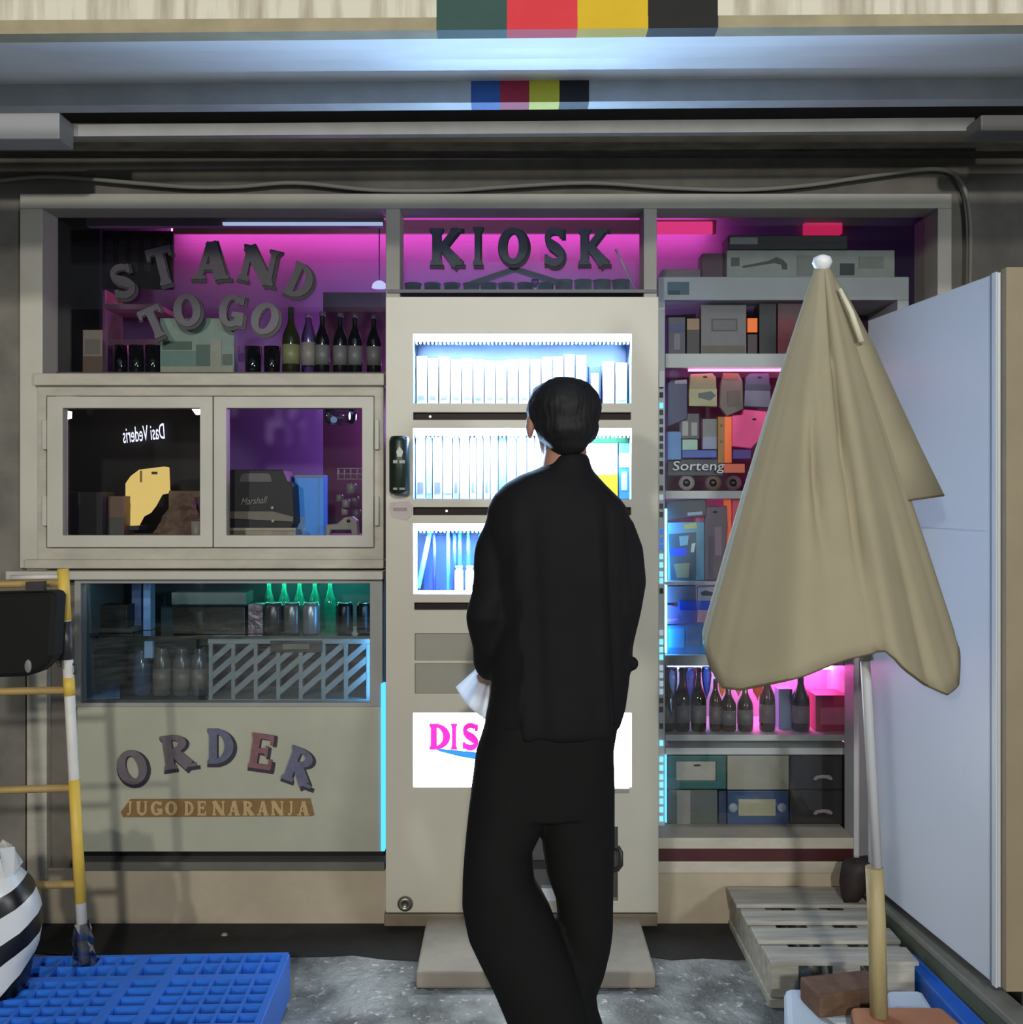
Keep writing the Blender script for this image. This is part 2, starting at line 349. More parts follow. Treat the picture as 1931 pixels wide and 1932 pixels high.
part('end_bracket', beam_mb(-300, 112, 212, 208, 262, 258, 3.0, .1), M('bracket_grey', (170, 174, 180), .5), rb, bevel=.004)
part('end_bracket', beam_mb(1852, 2400, 216, 216, 246, 246, 3.0, .1), M('bracket_dim', (110, 110, 112), .5), rb, bevel=.004)
struct('ceiling_soffit', MB().box(-4, 4, 2.0, 3.43, 2.72, 2.78), soffit_m, label='dark soffit over the kiosk front')
struct('trim_ledge', MB().box(-4, 4, 3.36, 3.43, Z(285, 3.36), Z(268, 3.36)), M('ledge_concrete', (84, 82, 76), .9, .5, 9, .5, stretch=(1, 4, 4)), label='rough concrete ledge')
cab = [(-60, 350), (0, 340), (100, 333), (250, 345), (360, 353), (450, 352), (560, 345), (700, 358), (850, 359), (960, 352), (1110, 345), (1260, 354), (1400, 358), (1520, 350), (1620, 336), (1740, 320), (1790, 323), (1815, 345), (1828, 390), (1832, 460), (1830, 560)]
def smooth_path(pts, k=5):
    out = []
    for i in range(len(pts) - 1):
        p0, p1, p2, p3 = [Vector(pts[max(0, min(len(pts) - 1, i + d))]) for d in (-1, 0, 1, 2)]
        for j in range(k):
            t = j / k; out.append(.5 * ((2 * p1) + (-p0 + p2) * t + (2 * p0 - 5 * p1 + 4 * p2 - p3) * t * t + (-p0 + 3 * p1 - 3 * p2 + p3) * t ** 3))
    out.append(Vector(pts[-1])); return out
cabm = MB().tube(smooth_path([P(x, y, 3.4) for x, y in cab]), .0075, 8)
single('cable', cabm, M('cable_grey', (134, 132, 124), .6), 'grey cable sagging along the wall above the kiosk', 'cable')

# ------------------------------------------------------------------ kiosk frame
FD = .12
kf = thing('trim_1', 'cream painted timber frame of the kiosk front', 'frame', P(916, 1070, YW)); kf['kind'] = 'structure'; del kf['category']
part('top_rail', MB().fbox(37, 365, 1797, 393, YW, FD), cream, kf, bevel=.003)
part('jamb', MB().fbox(37, 393, 80, 1072, YW, FD), cream, kf, bevel=.003)
part('jamb', MB().fbox(1770, 393, 1797, 1690, YW, FD + .08), cream, kf, bevel=.003)
part('mullion', MB().fbox(728, 393, 755, 562, YW, FD), cream, kf, bevel=.003)
part('mullion', MB().fbox(1215, 393, 1240, 562, YW, FD), cream, kf, bevel=.003)
part('post', MB().fbox(50, 1072, 88, 1660, YW, .1), cream2, kf, bevel=.003)
part('filler_board', MB().fbox(88, 1094, 150, 1642, YW + .03, .02), M('filler_grey', (108, 102, 92), .7, .3, 6), kf)
part('post', MB().fbox(1612, 960, 1650, 1655, YW, .1), M('white_post', (190, 192, 196), .5, .1, 5), kf, bevel=.003)
# window panes in the three openings above
for i, (a, bb, c, d) in enumerate([(80, 393, 728, 704), (755, 393, 1215, 562), (1240, 393, 1772, 1566)]):
    o = MB().fbox(a, bb, c, d, YW + FD - .012, .006)
    struct('window_%d' % (i + 1), o, pane, label=['glass pane above the serving hatch', 'glass transom pane above the dispenser', 'tall glass pane in front of the shelves'][i])

# serving hatch
ha = thing('serving_hatch', 'cream serving hatch with two glazed sashes left of the dispenser', 'window', P(395, 1072, YW))
part('sill', MB().fbox(62, 704, 725, 727, YW - .03, .16), cream2, ha, bevel=.004)
part('outer_frame', MB().frame(70, 728, 724, 1060, YW - .005, .09, [(87, 747, 706, 1034)]), cream2, ha, bevel=.003)
part('lower_ledge', MB().fbox(45, 1056, 724, 1073, YW - .025, .12), cream2, ha, bevel=.004)
for a, c, g in ((88, 401, (118, 770, 377, 1010)), (403, 705, (427, 770, 683, 1010))):
    s = part('sash', MB().frame(a, 748, c, 1033, YW - .02, .045, [g]), cream, ha, bevel=.003)
    part('glass', MB().fbox(g[0] - 2, g[1] - 2, g[2] + 2, g[3] + 2, YW + .005, .005), pane, s)
for a in (79, 707):
    for y in (792, 936):
        part('hinge', MB().fbox(a, y, a + 8, y + 56, YW - .024, .02), cream, ha, bevel=.002)

# order counter
oc = thing('order_counter', 'cream order counter with a glass display case below the hatch', 'counter', P(430, 1640, YW))
YC = 3.37
part('counter_top', MB().fbox(10, 1078, 722, 1094, YC - .03, .2), cream, oc, bevel=.003)
greyf = M('case_frame', (142, 142, 138), .45, .1, 8)
part('case_frame', MB().frame(140, 1094, 722, 1334, YC, .05, [(152, 1101, 698, 1326)]), greyf, oc, bevel=.002)
part('glass', MB().fbox(150, 1099, 700, 1328, YC + .012, .005), GLASS('case_glass', (240, 245, 247), 1.6), oc)
panel_m = M('order_panel', (164, 164, 146), .6, .14, 3, .06)
pn = part('front_panel', MB().fbox(145, 1334, 722, 1607, YC, .06), panel_m, oc, bevel=.002)
part('toe_recess', MB().fbox(142, 1607, 725, 1630, YC + .05, .06), black, oc)
part('ledge', MB().fbox(140, 1627, 726, 1643, YC - .01, .07), M('ledge_grey', (96, 94, 86), .7, .2, 6), oc, bevel=.003)
IY = 3.80
inner = MB()
x0, x1, z0, z1 = X(148, YC), X(716, YC), Z(1332, YC), Z(1096, YC)
inner.box(x0, x1, IY, IY + .01, z0, z1); inner.box(x0 - .012, x0, YC + .06, IY, z0, z1); inner.box(x1, x1 + .012, YC + .06, IY, z0, z1); inner.box(x0, x1, YC + .06, IY, z0 - .012, z0)
part('case_lining', inner, M('case_lining', (64, 84, 92), .3), oc)
part('case_shelf', MB().fbox(152, 1200, 716, 1206, YC + .1, .25), GLASS('shelf_glass', (170, 190, 196), 2, .05, .1), oc)
cyan = E('cyan_led', (96, 190, 255), 26)
part('light_strip', MB().fbox(719, 1290, 726, 1606, YC - .005, .03), E('cyan_led_dim', (70, 170, 250), 2.2), oc, 'glowing cyan light strip')
part('light_strip', MB().fbox(702, 1104, 706, 1322, YC + .056, .02), cyan, oc); part('light_strip', MB().fbox(490, 1092, 690, 1096, IY - .1, .02), E('case_fill_green', (80, 235, 200), 30), oc); part('light_strip', MB().fbox(170, 1092, 480, 1095, YC + .06, .012), E('case_fill_white', (190, 205, 210), 9), oc)  # green and white strips are hidden fill added to brighten the case
part('light_strip', MB().fbox(153, 1200, 156, 1322, YC + .2, .02), E('blue_led', (60, 135, 235), 45), oc)

# ------------------------------------------------------------------ dispenser (the glowing door-sized vending front)
YD = 3.35
dp = thing('dispenser', 'tall cream dispenser machine with three bright windows and a lit sign', 'dispenser', P(985, 1722, YD))
WINS = [(780, 630, 1192, 761), (780, 808, 1192, 942), (780, 988, 1192, 1121)]
SLOTS = [(780, 778, 1191, 792), (780, 957, 1191, 972), (782, 1137, 1191, 1151)]
SIGN = (780, 1345, 1192, 1485); PICK = (890, 1560, 1166, 1700); GRI = [(783, 1195, 1010, 1246), (783, 1252, 1010, 1309)]
part('body', MB().frame(728, 560, 1243, 1722, YD, .04, WINS + SLOTS + [SIGN, PICK] + GRI), doorm, dp, bevel=.003)
part('back_shell', MB().box(X(732, YD), X(1239, YD), YD + .24, YD + .26, Z(1720, YD), Z(563, YD)), midgrey, dp)
sh = MB(); sh.box(X(730, YD), X(734, YD), YD + .04, YD + .25, Z(1720, YD), Z(562, YD)); sh.box(X(1237, YD), X(1241, YD), YD + .04, YD + .25, Z(1720, YD), Z(562, YD))
sh.box(X(734, YD), X(1237, YD), YD + .04, YD + .25, Z(565, YD), Z(562, YD))
part('side_shell', sh, midgrey, dp)
winm = M('window_lining', (128, 148, 184), .35); led = E('dispenser_led', (176, 214, 255), 560)
for k, (a, bb, c, d) in enumerate(WINS):
    xa, xb, zb, zt = X(a, YD), X(c, YD), Z(d, YD), Z(bb, YD)
    q = MB(); q.box(xa - .004, xb + .004, YD + .165, YD + .17, zb, zt); q.box(xa - .006, xa, YD + .04, YD + .165, zb, zt); q.box(xb, xb + .006, YD + .04, YD + .165, zb, zt)
    q.box(xa, xb, YD + .04, YD + .165, zb - .006, zb); q.box(xa, xb, YD + .04, YD + .165, zt, zt + .006)
    ln = part('window_box', q, winm if k < 2 else M('window_lining_blue', (96, 120, 170), .3), dp)
    part('led_tube', MB().box(xa + .006, xb - .006, YD + .007, YD + .019, zt - .022, zt - .010), led, ln, 'cool white tube')
    part('reflector', MB().box(xa + .004, xb - .004, YD + .021, YD + .023, zt - .018, zt - .001), white, ln)  # opaque strip added behind the tube to cut light into the window
    if k == 2:
        part('led_tube', MB().box(xa + .003, xa + .012, YD + .01, YD + .018, zb + .004, zt - .02), E('side_led', (190, 235, 255), 14), ln); part('led_tube', MB().box(xa + .014, xb - .006, YD + .01, YD + .018, zb + .002, zb + .011), MATS['side_led'], ln)
    fl = MB()
    for j in range(54):
        x = xa + .008 + (xb - xa - .016) * j / 53
        fl.box(x - .0022, x + .0022, YD + .026, YD + .05, zt - .03, zt - .002)
    part('ribbed_diffuser', fl, M('ribbed_acrylic', (228, 236, 245), .2), ln, kind='stuff')
    part('glass', MB().fbox(a, bb, c, d, YD + .001, .003), GLASS('dispenser_glass', (245, 248, 250), .8), ln)
for a, bb, c, d in SLOTS:
    part('button_slot', MB().fbox(a - 1, bb - 1, c + 1, d + 1, YD + .02, .02), M('slot_dark', (34, 18, 16), .5, .4, 6, spec=.2), dp)
for i, px in enumerate((812, 843)):
    part('slot_lamp', MB().ell(P(px, [786, 964][i], YD + .02), .004, .003, .004, 8, 6), E('slot_lamp', (255, 235, 200), 2.0), dp)
for a, bb, c, d in GRI:
    part('inset_panel', MB().fbox(a - 1, bb - 1, c + 1, d + 1, YD + .012, .02), M('inset_grey', (150, 148, 134), .5, .05, 6), dp)
sg = part('sign_panel', MB().fbox(781, 1346, 1191, 1484, YD + .004, .03), E('sign_white', (255, 253, 246), 13), dp, 'backlit white sign panel')
pink = M('sign_pink', (226, 40, 190), .5, emit=(226, 40, 190), es=.9)
blue_s = M('sign_blue', (46, 140, 214), .5, emit=(46, 140, 214), es=.8)
sh_ = M('sign_outline', (236, 238, 246), .5, emit=(236, 236, 246), es=.75)
YS = YD - .001
for ch, cx, hw in (('D', 830, 42), ('I', 857, 20), ('S', 888, 36)):
    part('sign_letter', glyph(MB(), ch, cx, 1390, hw, 48, 0, YS - .002, .003), pink, sg)
    part('letter_outline', glyph(MB(), ch, cx, 1390, hw + 2, 50, 0, YS + .001, .002, .16), sh_, sg)
part('underline_swoosh', MB().poly([(822, 1412), (905, 1420), (905, 1434), (870, 1428), (830, 1418)], YS, .002), blue_s, sg)
pk = part('pickup_flap', MB().fbox(888, 1558, 1168, 1702, YD + .03, .02), M('flap_grey', (92, 92, 92), .4, .1, 5), dp)
part('flap_lip', MB().fbox(895, 1625, 1160, 1640, YD + .02, .012), dark, pk)
part('flap_tag', MB().fbox(1022, 1676, 1052, 1708, YD + .002, .03), white, pk)
hm = MB().tube([P(1150, 1598, YD - .005), P(1168, 1600, YD - .02), P(1172, 1608, YD - .03), P(1172, 1632, YD - .03), P(1166, 1640, YD - .02), P(1150, 1642, YD - .005)], .008, 8)
part('handle', hm, M('handle_dark', (48, 46, 44), .4), dp, 'dark pull handle')
lk = part('lock', MB().lathe([(.024, 0), (.026, .006), (.022, .014), (.012, .016), (.01, .012), (.001, .012)], (0, 0, 0), 20).xf(Matrix.Translation(P(765, 1704, YD)) @ Matrix.Rotation(R(90), 4, 'X')), M('lock_metal', (128, 126, 116), .35, metal=.8), dp)
part('sign_ledge', MB().fbox(1160, 1488, 1188, 1496, YD - .012, .02), M('ledge_dim', (150, 148, 136), .5), dp)
struct('trim_plinth', MB().box(X(725, YD), X(1241, YD), YD - .005, YD + .2, .02, Z(1724, YD)), M('plinth', (128, 116, 98), .75, .3, 6, .1), label='dark plinth under the dispenser', bevel=.004)
# ORDER lettering
greyl = M('letter_mauve', (100, 92, 98), .55, .25, 30); redl = M('letter_mauve_red', (124, 84, 88), .55, .3, 40); bluel = M('letter_mauve_blue', (92, 94, 116), .55, .3, 40)
ledge_ = M('letter_shadow', (40, 34, 44), .6); ledr = M('letter_shadow_red', (96, 34, 34), .6)
word('order_lettering', 'arched grey word ORDER painted on the counter front', [('O', 249, 1448, 56, 66, -18), ('R', 333, 1418, 60, 64, -8), ('D', 416, 1408, 54, 66, 0), ('E', 494, 1418, 50, 66, 8), ('R', 566, 1446, 58, 66, 20)],
     YC - .012, [greyl, greyl, bluel, redl, bluel], ledge_, th=.005, edge_th=.007)
jl = thing('juice_lettering', 'ochre words JUGO DE NARANJA below the word ORDER', 'lettering', P(412, 1540, YC - .01))
och = M('ochre', (128, 98, 54), .7, .2, 30); och2 = M('ochre_light', (178, 152, 106), .7, .15, 30)
part('backing', MB().poly([(232, 1542), (228, 1532), (246, 1508), (586, 1507), (593, 1538), (590, 1540)], YC - .004, .004), och, jl)
xs = 234
for ch, wd in [('J', 20), ('U', 28), ('G', 27), ('O', 28), (' ', 8), ('D', 24), ('E', 24), (' ', 5), ('N', 29), ('A', 28), ('R', 27), ('A', 27), ('N', 29), ('J', 20), ('A', 28)]:
    if ch != ' ': part('letter', glyph(MB(), ch, xs + wd / 2, 1525, wd - 5, 27, 0, YC - .008, .004), och2, jl)
    xs += wd
# window lettering
YG = YW + FD - .03
wl = M('glass_letter', (70, 66, 80), .45, .2, 30); wl2 = M('glass_letter_blue', (66, 74, 94), .45, .3, 40); wsh = M('glass_letter_shadow', (30, 24, 34), .5)
word('stand_lettering', 'arched grey word STAND on the glass over the hatch', [('S', 231, 530, 50, 62, -16), ('T', 305, 502, 52, 72, -14), ('A', 396, 491, 70, 70, 0), ('N', 488, 500, 68, 68, 12), ('D', 567, 531, 50, 66, 24)], YG, wl, wsh, th=.005)
word('takeaway_lettering', 'grey words TO GO on the glass under the word STAND', [('T', 290, 608, 48, 60, -24), ('O', 353, 585, 52, 62, -6), ('G', 437, 586, 48, 62, 8), ('O', 500, 601, 52, 62, 20)], YG, wl, wsh, th=.005)
word('kiosk_lettering', 'dark blue-grey word KIOSK on the glass above the dispenser', [('K', 840, 465, 58, 70, 0), ('I', 901, 464, 30, 72, 0), ('O', 968, 464, 56, 70, 0), ('S', 1046, 465, 46, 70, 0), ('K', 1118, 465, 54, 68, 0)], YG, wl2, wsh, th=.005)

# ------------------------------------------------------------------ generic products
LEVELS = []          # (left px, right px, height) of the boards things stand on
def rest(px, py, Y):
    z = Z(py, Y)
    for a, c, l in LEVELS:
        if a <= px <= c and abs(z - l) < .03: return l + .0008
    return z
def PY(z, Y): return HY + (CAMZ - z) * F / Y
def bottle(name, label, px, ytop, ybot, rpx, Y, mat, group=None, cap=None, lab=None, neck=.36, lab2=None, shoulder=.58):
    zb = rest(px, ybot, Y); h = Z(ytop, Y) - zb; r = rpx / F * Y; c = Vector((X(px, Y), Y + r, zb))
    t = thing(name, label, 'bottle', c, group); rn = r * neck
    part('glass_body', MB().lathe([(r * .86, 0), (r, h * .03), (r, h * (shoulder - .08)), (r * .92, h * shoulder), (rn * 1.35, h * (shoulder + .14)), (rn, h * (shoulder + .2)), (rn, h * .95), (rn * .9, h * .97)], c, 18), mat, t)
    if cap: part('cap', MB().lathe([(rn * 1.15, h * .93), (rn * 1.2, h * .95), (rn * 1.1, h), (.0005, h)], c, 14), cap, t)
    if lab: part('paper_label', MB().lathe([(r * 1.02, h * .14), (r * 1.02, h * (shoulder - .14))], c, 18), lab, t)
    if lab2: part('neck_label', MB().lathe([(rn * 1.42, h * (shoulder + .11)), (rn * 1.05, h * (shoulder + .2))], c, 14), lab2, t)
    return t
def can(name, label, px, ytop, ybot, rpx, Y, mat, group=None):
    zb = rest(px, ybot, Y); h = Z(ytop, Y) - zb; r = rpx / F * Y; c = Vector((X(px, Y), Y + r, zb)); t = thing(name, label, 'can', c, group)
    part('can_body', MB().lathe([(r * .8, 0), (r, h * .06), (r, h * .88), (r * .82, h * .97)], c, 18), mat, t)
    part('can_lid', MB().lathe([(r * .82, h * .97), (r * .84, h), (r * .76, h), (r * .74, h * .98), (.0005, h * .98)], c, 18), steel, t); return t
def cup(name, label, px, ytop, ybot, rpx, Y, mat, group=None, taper=.85, cat='cup', rim=None):
    zb = rest(px, ybot, Y); h = Z(ytop, Y) - zb; r = rpx / F * Y; c = Vector((X(px, Y), Y + r, zb)); t = thing(name, label, cat, c, group)
    part('cup_body', MB().lathe([(r * taper * .95, 0), (r * taper, h * .02), (r, h), (r * .93, h), (r * taper * .9, h * .05), (.0005, h * .05)], c, 18), mat, t)
    if rim: part('rim', MB().lathe([(r * 1.03, h * .94), (r * 1.05, h * .97), (r * 1.0, h * 1.01)], c, 18), rim, t)
    return t
def carton(name, label, a, b_, c, d, Y, depth, mat, cat='box', group=None, patches=(), bevel=.002):
    d = PY(rest((a + c) / 2, d, Y), Y)
    t = thing(name, label, cat, (X((a + c) / 2, Y), Y + depth / 2, Z(d, Y)), group)
    part('carton', MB().fbox(a, b_, c, d, Y, depth), mat, t, bevel=bevel)
    for i, q in enumerate(patches): part(q[5] if len(q) > 5 else 'printed_panel', MB().fbox(q[0], q[1], q[2], q[3], Y - .0015 - .0006 * i, .002), q[4], t)
    return t
def pack(name, label, pix, Y, mat, hole=None, cat='pack', group=None, patches=(), th=.02):
    xs = [p[0] for p in pix]; ys = [p[1] for p in pix]
    t = thing(name, label, cat, (X(sum(xs) / len(xs), Y), Y + th / 2, Z(max(ys), Y)), group)
    part('pouch', MB().poly(pix, Y, th), mat, t, bevel=.003)
    if hole: part('hang_hole', MB().ell(P(hole[0], hole[1], Y), .008, .002, .004, 12, 6), black, t)
    for i, q in enumerate(patches):
        g = q[0]; part(q[2] if len(q) > 2 else 'printed_panel', MB().poly(g, Y - .002 - .0006 * i, .002), q[1], t)
    return t
def C(r, g, b_, rough=.45, var=.12): return M('p_%d_%d_%d' % (r, g, b_), (r, g, b_), rough, var, 30)

# items standing on the hatch sill behind the glass
YI = YW + .14
LEVELS += [(60, 730, Z(704, YI) - .001), (730, 1240, Z(562, YW + .14) - .001), (90, 726, Z(1016, 3.5)), (150, 716, Z(1200, 3.47)), (150, 716, Z(1332, 3.37)), (780, 1192, Z(761, 3.35)), (780, 1192, Z(942, 3.35)), (780, 1192, Z(1121, 3.35))]
LEVELS += [(1240, 1720, Z(y, 3.53)) for y in (522, 667, 926, 1097, 1236, 1386)] + [(1240, 1612, Z(1581, 3.4))]
darkglass = M('dark_glass', (16, 16, 18), .08, spec=.8); olive = M('olive_glass', (40, 44, 24), .08, spec=.8); smoke = GLASS('tumbler_glass', (110, 112, 116), 3, .02, .05)
struct('trim_shelf', MB().box(X(80, YW), X(728, YW), YW + .1, YW + .36, Z(704, YI) - .02, Z(704, YI) - .001), M('inner_shelf', (70, 62, 66), .6), label='inner shelf level with the hatch sill')
carton('drink_carton', 'small brown and grey carton at the left end of the hatch shelf', 156, 622, 193, 703, YI, .05, C(128, 112, 100), patches=[(160, 640, 188, 668, C(100, 92, 86)), (157, 672, 192, 702, C(84, 60, 40))])
for i, px in enumerate((222, 253, 284)):
    cup('tumbler', '%s dark tumbler left of the green picture box' % ['leftmost', 'middle', 'rightmost'][i], px, 650, 703, 15, YI, smoke if i == 0 else darkglass, 'tumblers on the hatch shelf', .92, 'glass')
carton('picture_box', 'pale green picture box between the tumblers on the hatch shelf', 302, 600, 442, 703, YI + .01, .05, C(126, 146, 134), patches=[(306, 644, 362, 660, C(62, 84, 70)), (304, 662, 372, 690, C(92, 126, 116)), (370, 650, 396, 690, C(66, 90, 80)), (398, 640, 418, 692, C(150, 148, 130)), (420, 668, 438, 688, C(84, 92, 84)), (304, 692, 440, 702, C(154, 152, 132))])
for i, px in enumerate((474, 510)):
    cup('tumbler', 'dark tumbler %s of the pair right of the picture box' % ['on the left', 'on the right'][i], px, 652, 703, 16, YI, darkglass, 'tumblers on the hatch shelf', .92, 'glass')
bottle('wine_bottle', 'tall dark wine bottle with an olive label on the hatch shelf', 546, 572, 703, 17, YI, olive, lab=C(140, 140, 96), shoulder=.56)
bottle('water_bottle', 'clear plastic bottle beside the olive-labelled wine bottle', 580, 590, 703, 14, YI + .01, clearp, lab=C(150, 140, 132), cap=C(120, 90, 120), shoulder=.66, neck=.45)
for i, px in enumerate((606, 640, 668, 704)):
    bottle('beer_bottle', '%s dark beer bottle at the right end of the hatch shelf' % ORD[i], px, 586 + i * 2, 703, 14, YI + .005 * (i % 2), darkglass, 'beer bottles on the hatch shelf', cap=C(84, 80, 88), lab=C(118, 116, 114), shoulder=.6)
# cups above the dispenser
YT = YW + .14
struct('trim_dispenser_top', MB().box(X(728, YD), X(1243, YD), YD + .04, YT + .2, Z(562, YT) - .012, Z(562, YT) - .001), midgrey, label='top deck of the dispenser')
for i, px in enumerate((778, 815, 852, 889, 922, 956, 992, 1030)):
    cup('paper_cup', '%s black cup from the left above the dispenser' % ORD[i], px, 532, 561, 16, YT, M('black_cup', (26, 24, 26), .5), 'black cups above the dispenser', .8, rim=M('cup_rim', (46, 44, 46), .5))
for i, px in enumerate((1065, 1102, 1138, 1174)):
    cup('jar', '%s grey jar of the four at the right end above the dispenser' % ORD[i], px, 526, 561, 17, YT, M('grey_jar', (84, 88, 86), .4, .3, 40), 'grey jars above the dispenser', .9, 'jar', rim=M('jar_rim', (66, 68, 66), .5))
ch_ = MB()
for a, bq in (((972, 502), (888, 530)), ((972, 502), (1056, 528))):
    ch_.prism([P(a[0], a[1], YT + .06), P(bq[0], bq[1], YT + .06), P(bq[0], bq[1] + 9, YT + .06), P(a[0], a[1] + 9, YT + .06)], (0, .03, 0))
single('roof_bracket', ch_, dark, 'dark gabled bracket above the cups under the word KIOSK', 'bracket')
fl_ = thing('flute_glass', 'small pale stemmed glass between the black cups and grey jars', 'glass', P(1010, 561, YT - .02))
part('bowl', MB().lathe([(.002, .032), (.012, .05), (.014, .062)], P(1010, 561, YT - .02), 14), clearp, fl_); part('stem', MB().lathe([(.01, 0), (.002, .004), (.002, .034)], P(1010, 561, YT - .02), 12), white, fl_)
single('stick', MB().tube([P(1162, 470, YT - .01), P(1206, 560, YT - .01)], .004, 8), white, 'thin white stick leaning above the grey jars', 'stick')

# room inside: pink strip, pelmet, boards, lamps
YR = 4.62
ls = thing('pink_light', 'long pink light strip along the top of the back wall', 'light', (0, YR, 2.6))
part('tube', MB().box(X(326, YR), X(1345, YR), YR - .02, YR + .01, Z(438, YR), Z(420, YR)), E('pink_strip', (255, 105, 190), 10), ls)
part('pelmet', MB().box(X(326, YR - .08), X(1352, YR - .08), YR - .08, YR - .06, Z(440, YR - .08), Z(415, YR - .08)), M('pelmet', (205, 170, 150), .6), ls)
single('pink_tube_glow', MB().box(X(1236, YR - .1), X(1345, YR - .1), YR - .1, YR - .081, Z(440, YR - .1), Z(418, YR - .1)), E('pink_panel', (240, 62, 135), .95), 'flat pink panel standing for the tube at the top left of the right-hand window', 'light')  # added panel shows the tube colour where the pelmet covers it
single('pink_lamp', MB().box(X(1520, 4.66), X(1590, 4.66), 4.66, 4.7, Z(440, 4.66), Z(420, 4.66)), E('pink_lamp', (230, 40, 100), .7), 'dim pink lamp above the long white box', 'light')
vl = bpy.data.lights.new('violet_fill', 'POINT'); vl.energy = 20; vl.color = (.6, .27, .95); vl.shadow_soft_size = .08  # unseen point light added for the purple glow in the room
vo = bpy.data.objects.new('violet_fill', vl); COL.objects.link(vo); vo.location = (-.35, 4.1, 1.75)
bl = thing('tube_reflection', 'bluish reflection of a ceiling tube in the left window, modelled as a lamp', 'light', (-.9, 3.75, 2.4))  # glowing bar stands for a reflection; housing and hangers are added
part('tube', MB().box(X(420, 3.75), X(722, 3.75), 3.75, 3.765, Z(424, 3.75), Z(419, 3.75)), E('blue_white', (190, 205, 245), .9), bl)
part('housing', MB().box(X(160, 3.75), X(722, 3.75), 3.765, 3.8, Z(424, 3.75), Z(405, 3.75)), midgrey, bl)
for px in (220, 660): part('hanger', MB().tube([P(px, 406, 3.78), Vector((X(px, 3.78), 3.78, 2.75))], .004, 6), dark, bl)
mb_ = thing('menu_board', 'dark menu board with faint stripes behind the word STAND', 'board', P(258, 545, 4.3))
part('board', MB().fbox(188, 436, 326, 545, 4.3, .02), M('menu_dark', (22, 18, 20), .6), mb_)
for i in range(5): part('stripe', MB().fbox(200 + i * 24, 450, 212 + i * 24, 512, 4.297, .003), M('menu_stripe', (58, 52, 54), .6, .3, 20), mb_)
single('curtain', MB().add([], []).box(X(60, 4.1), X(188, 4.1), 4.1, 4.13, .08, 2.7), M('curtain_dark', (26, 26, 30), .9, .4, 10, stretch=(6, 1, .5)), 'dark curtain at the left end of the kiosk interior', 'curtain')
pf = thing('wall_shelf', 'pink-lit shelf frame behind the words TO GO', 'shelf', P(240, 680, 4.35))
part('upright', MB().fbox(183, 546, 198, 650, 4.35, .2), M('shelf_pale', (190, 150, 160), .6), pf); part('board', MB().fbox(198, 574, 300, 583, 4.35, .2), MATS['shelf_pale'], pf); part('board', MB().fbox(190, 640, 430, 652, 4.35, .2), MATS['shelf_pale'], pf)
cl = thing('ceiling_lamp', 'small white lamp at the right edge behind the STAND window', 'lamp', P(716, 540, 3.9)); part('shade', MB().lathe([(.03, 0), (.026, .015), (.012, .026)], P(716, 543, 3.9), 14), E('lamp_white', (200, 205, 255), 1.1), cl)
part('cord', MB().tube([P(716, 533, 3.9), P(716, 400, 3.9)], .002, 6), black, cl)
# hatch interior
YH = 3.62
struct('trim_counter_inside', MB().box(X(80, YW), X(726, YW), 3.49, 4.0, Z(1016, 3.5) - .03, Z(1016, 3.5)), M('inner_counter', (120, 112, 100), .5, .2, 8), label='worktop behind the hatch windows')
single('partition', MB().box(X(90, 4.05), X(388, 4.05), 4.05, 4.08, .08, Z(735, 4.05)), M('partition_black', (20, 19, 19), .7), 'black partition behind the left hatch sash', 'partition')
ns = thing('sign_reflection', 'reflection of a lit sign in the left hatch glass, modelled as glowing mirror-written letters', 'sign', P(271, 832, 4.03))
part('lettering', text_mb('Dasi Vederis', 232, 803, 311, 832, 4.03, mirror=True, shear=.2, tilt=-9), E('sign_reflection_white', (225, 225, 255), 2.2), ns)  # mirrored glowing letters stand for a reflection in the glass
yl = thing('yellow_lamp', 'glowing yellow paper lamp in the left hatch sash', 'lamp', P(258, 996, 3.72))
part('shade', MB().poly([(236, 912), (246, 898), (262, 886), (310, 880), (312, 930), (297, 933), (285, 955), (275, 968), (262, 975), (252, 994), (244, 994), (246, 950), (236, 944)], 3.72, .06), E('lamp_yellow', (238, 204, 120), .98), yl, bevel=.004)
part('lamp_foot', MB().fbox(240, 992, 262, 1000, 3.70, .09), dark, yl)
part('shade_seam', MB().fbox(264, 888, 268, 910, 3.718, .003), C(150, 120, 60), yl); part('shade_mark', MB().fbox(286, 890, 297, 895, 3.718, .003), C(60, 44, 20), yl)
carton('cardboard_box', 'brown cardboard box left of the yellow lamp', 194, 936, 234, 1013, 3.66, .1, C(112, 84, 64), patches=[(196, 976, 233, 1010, C(76, 74, 70))])
carton('speaker_box', 'black box in the lower left of the left hatch sash', 124, 928, 192, 1014, 3.6, .12, M('box_black', (16, 15, 15), .6))
pg = MB()
rr = random.Random(3)
rings = []
for i in range(9):
    t = i / 8; zz = Z(1013, 3.58) + t * .15; wv = .1 * (1 - t * .75)
    rings.append([Vector((X(328, 3.6) + (wv + rr.uniform(-.014, .014)) * math.cos(a) + t * .02, 3.66 + (.05 * (1 - t * .6) + rr.uniform(-.008, .008)) * math.sin(a), zz + rr.uniform(-.008, .008))) for a in [2 * math.pi * k / 14 for k in range(14)]])
pg.loft(rings); single('paper_bag', pg, C(120, 96, 80, .8, .5), 'crumpled brown paper bag right of the yellow lamp', 'bag', smooth=False)
cup('paper_cup', 'pale grey cup in the lower right corner of the left hatch sash', 368, 984, 1012, 11, 3.53, C(150, 146, 134), None, .9)
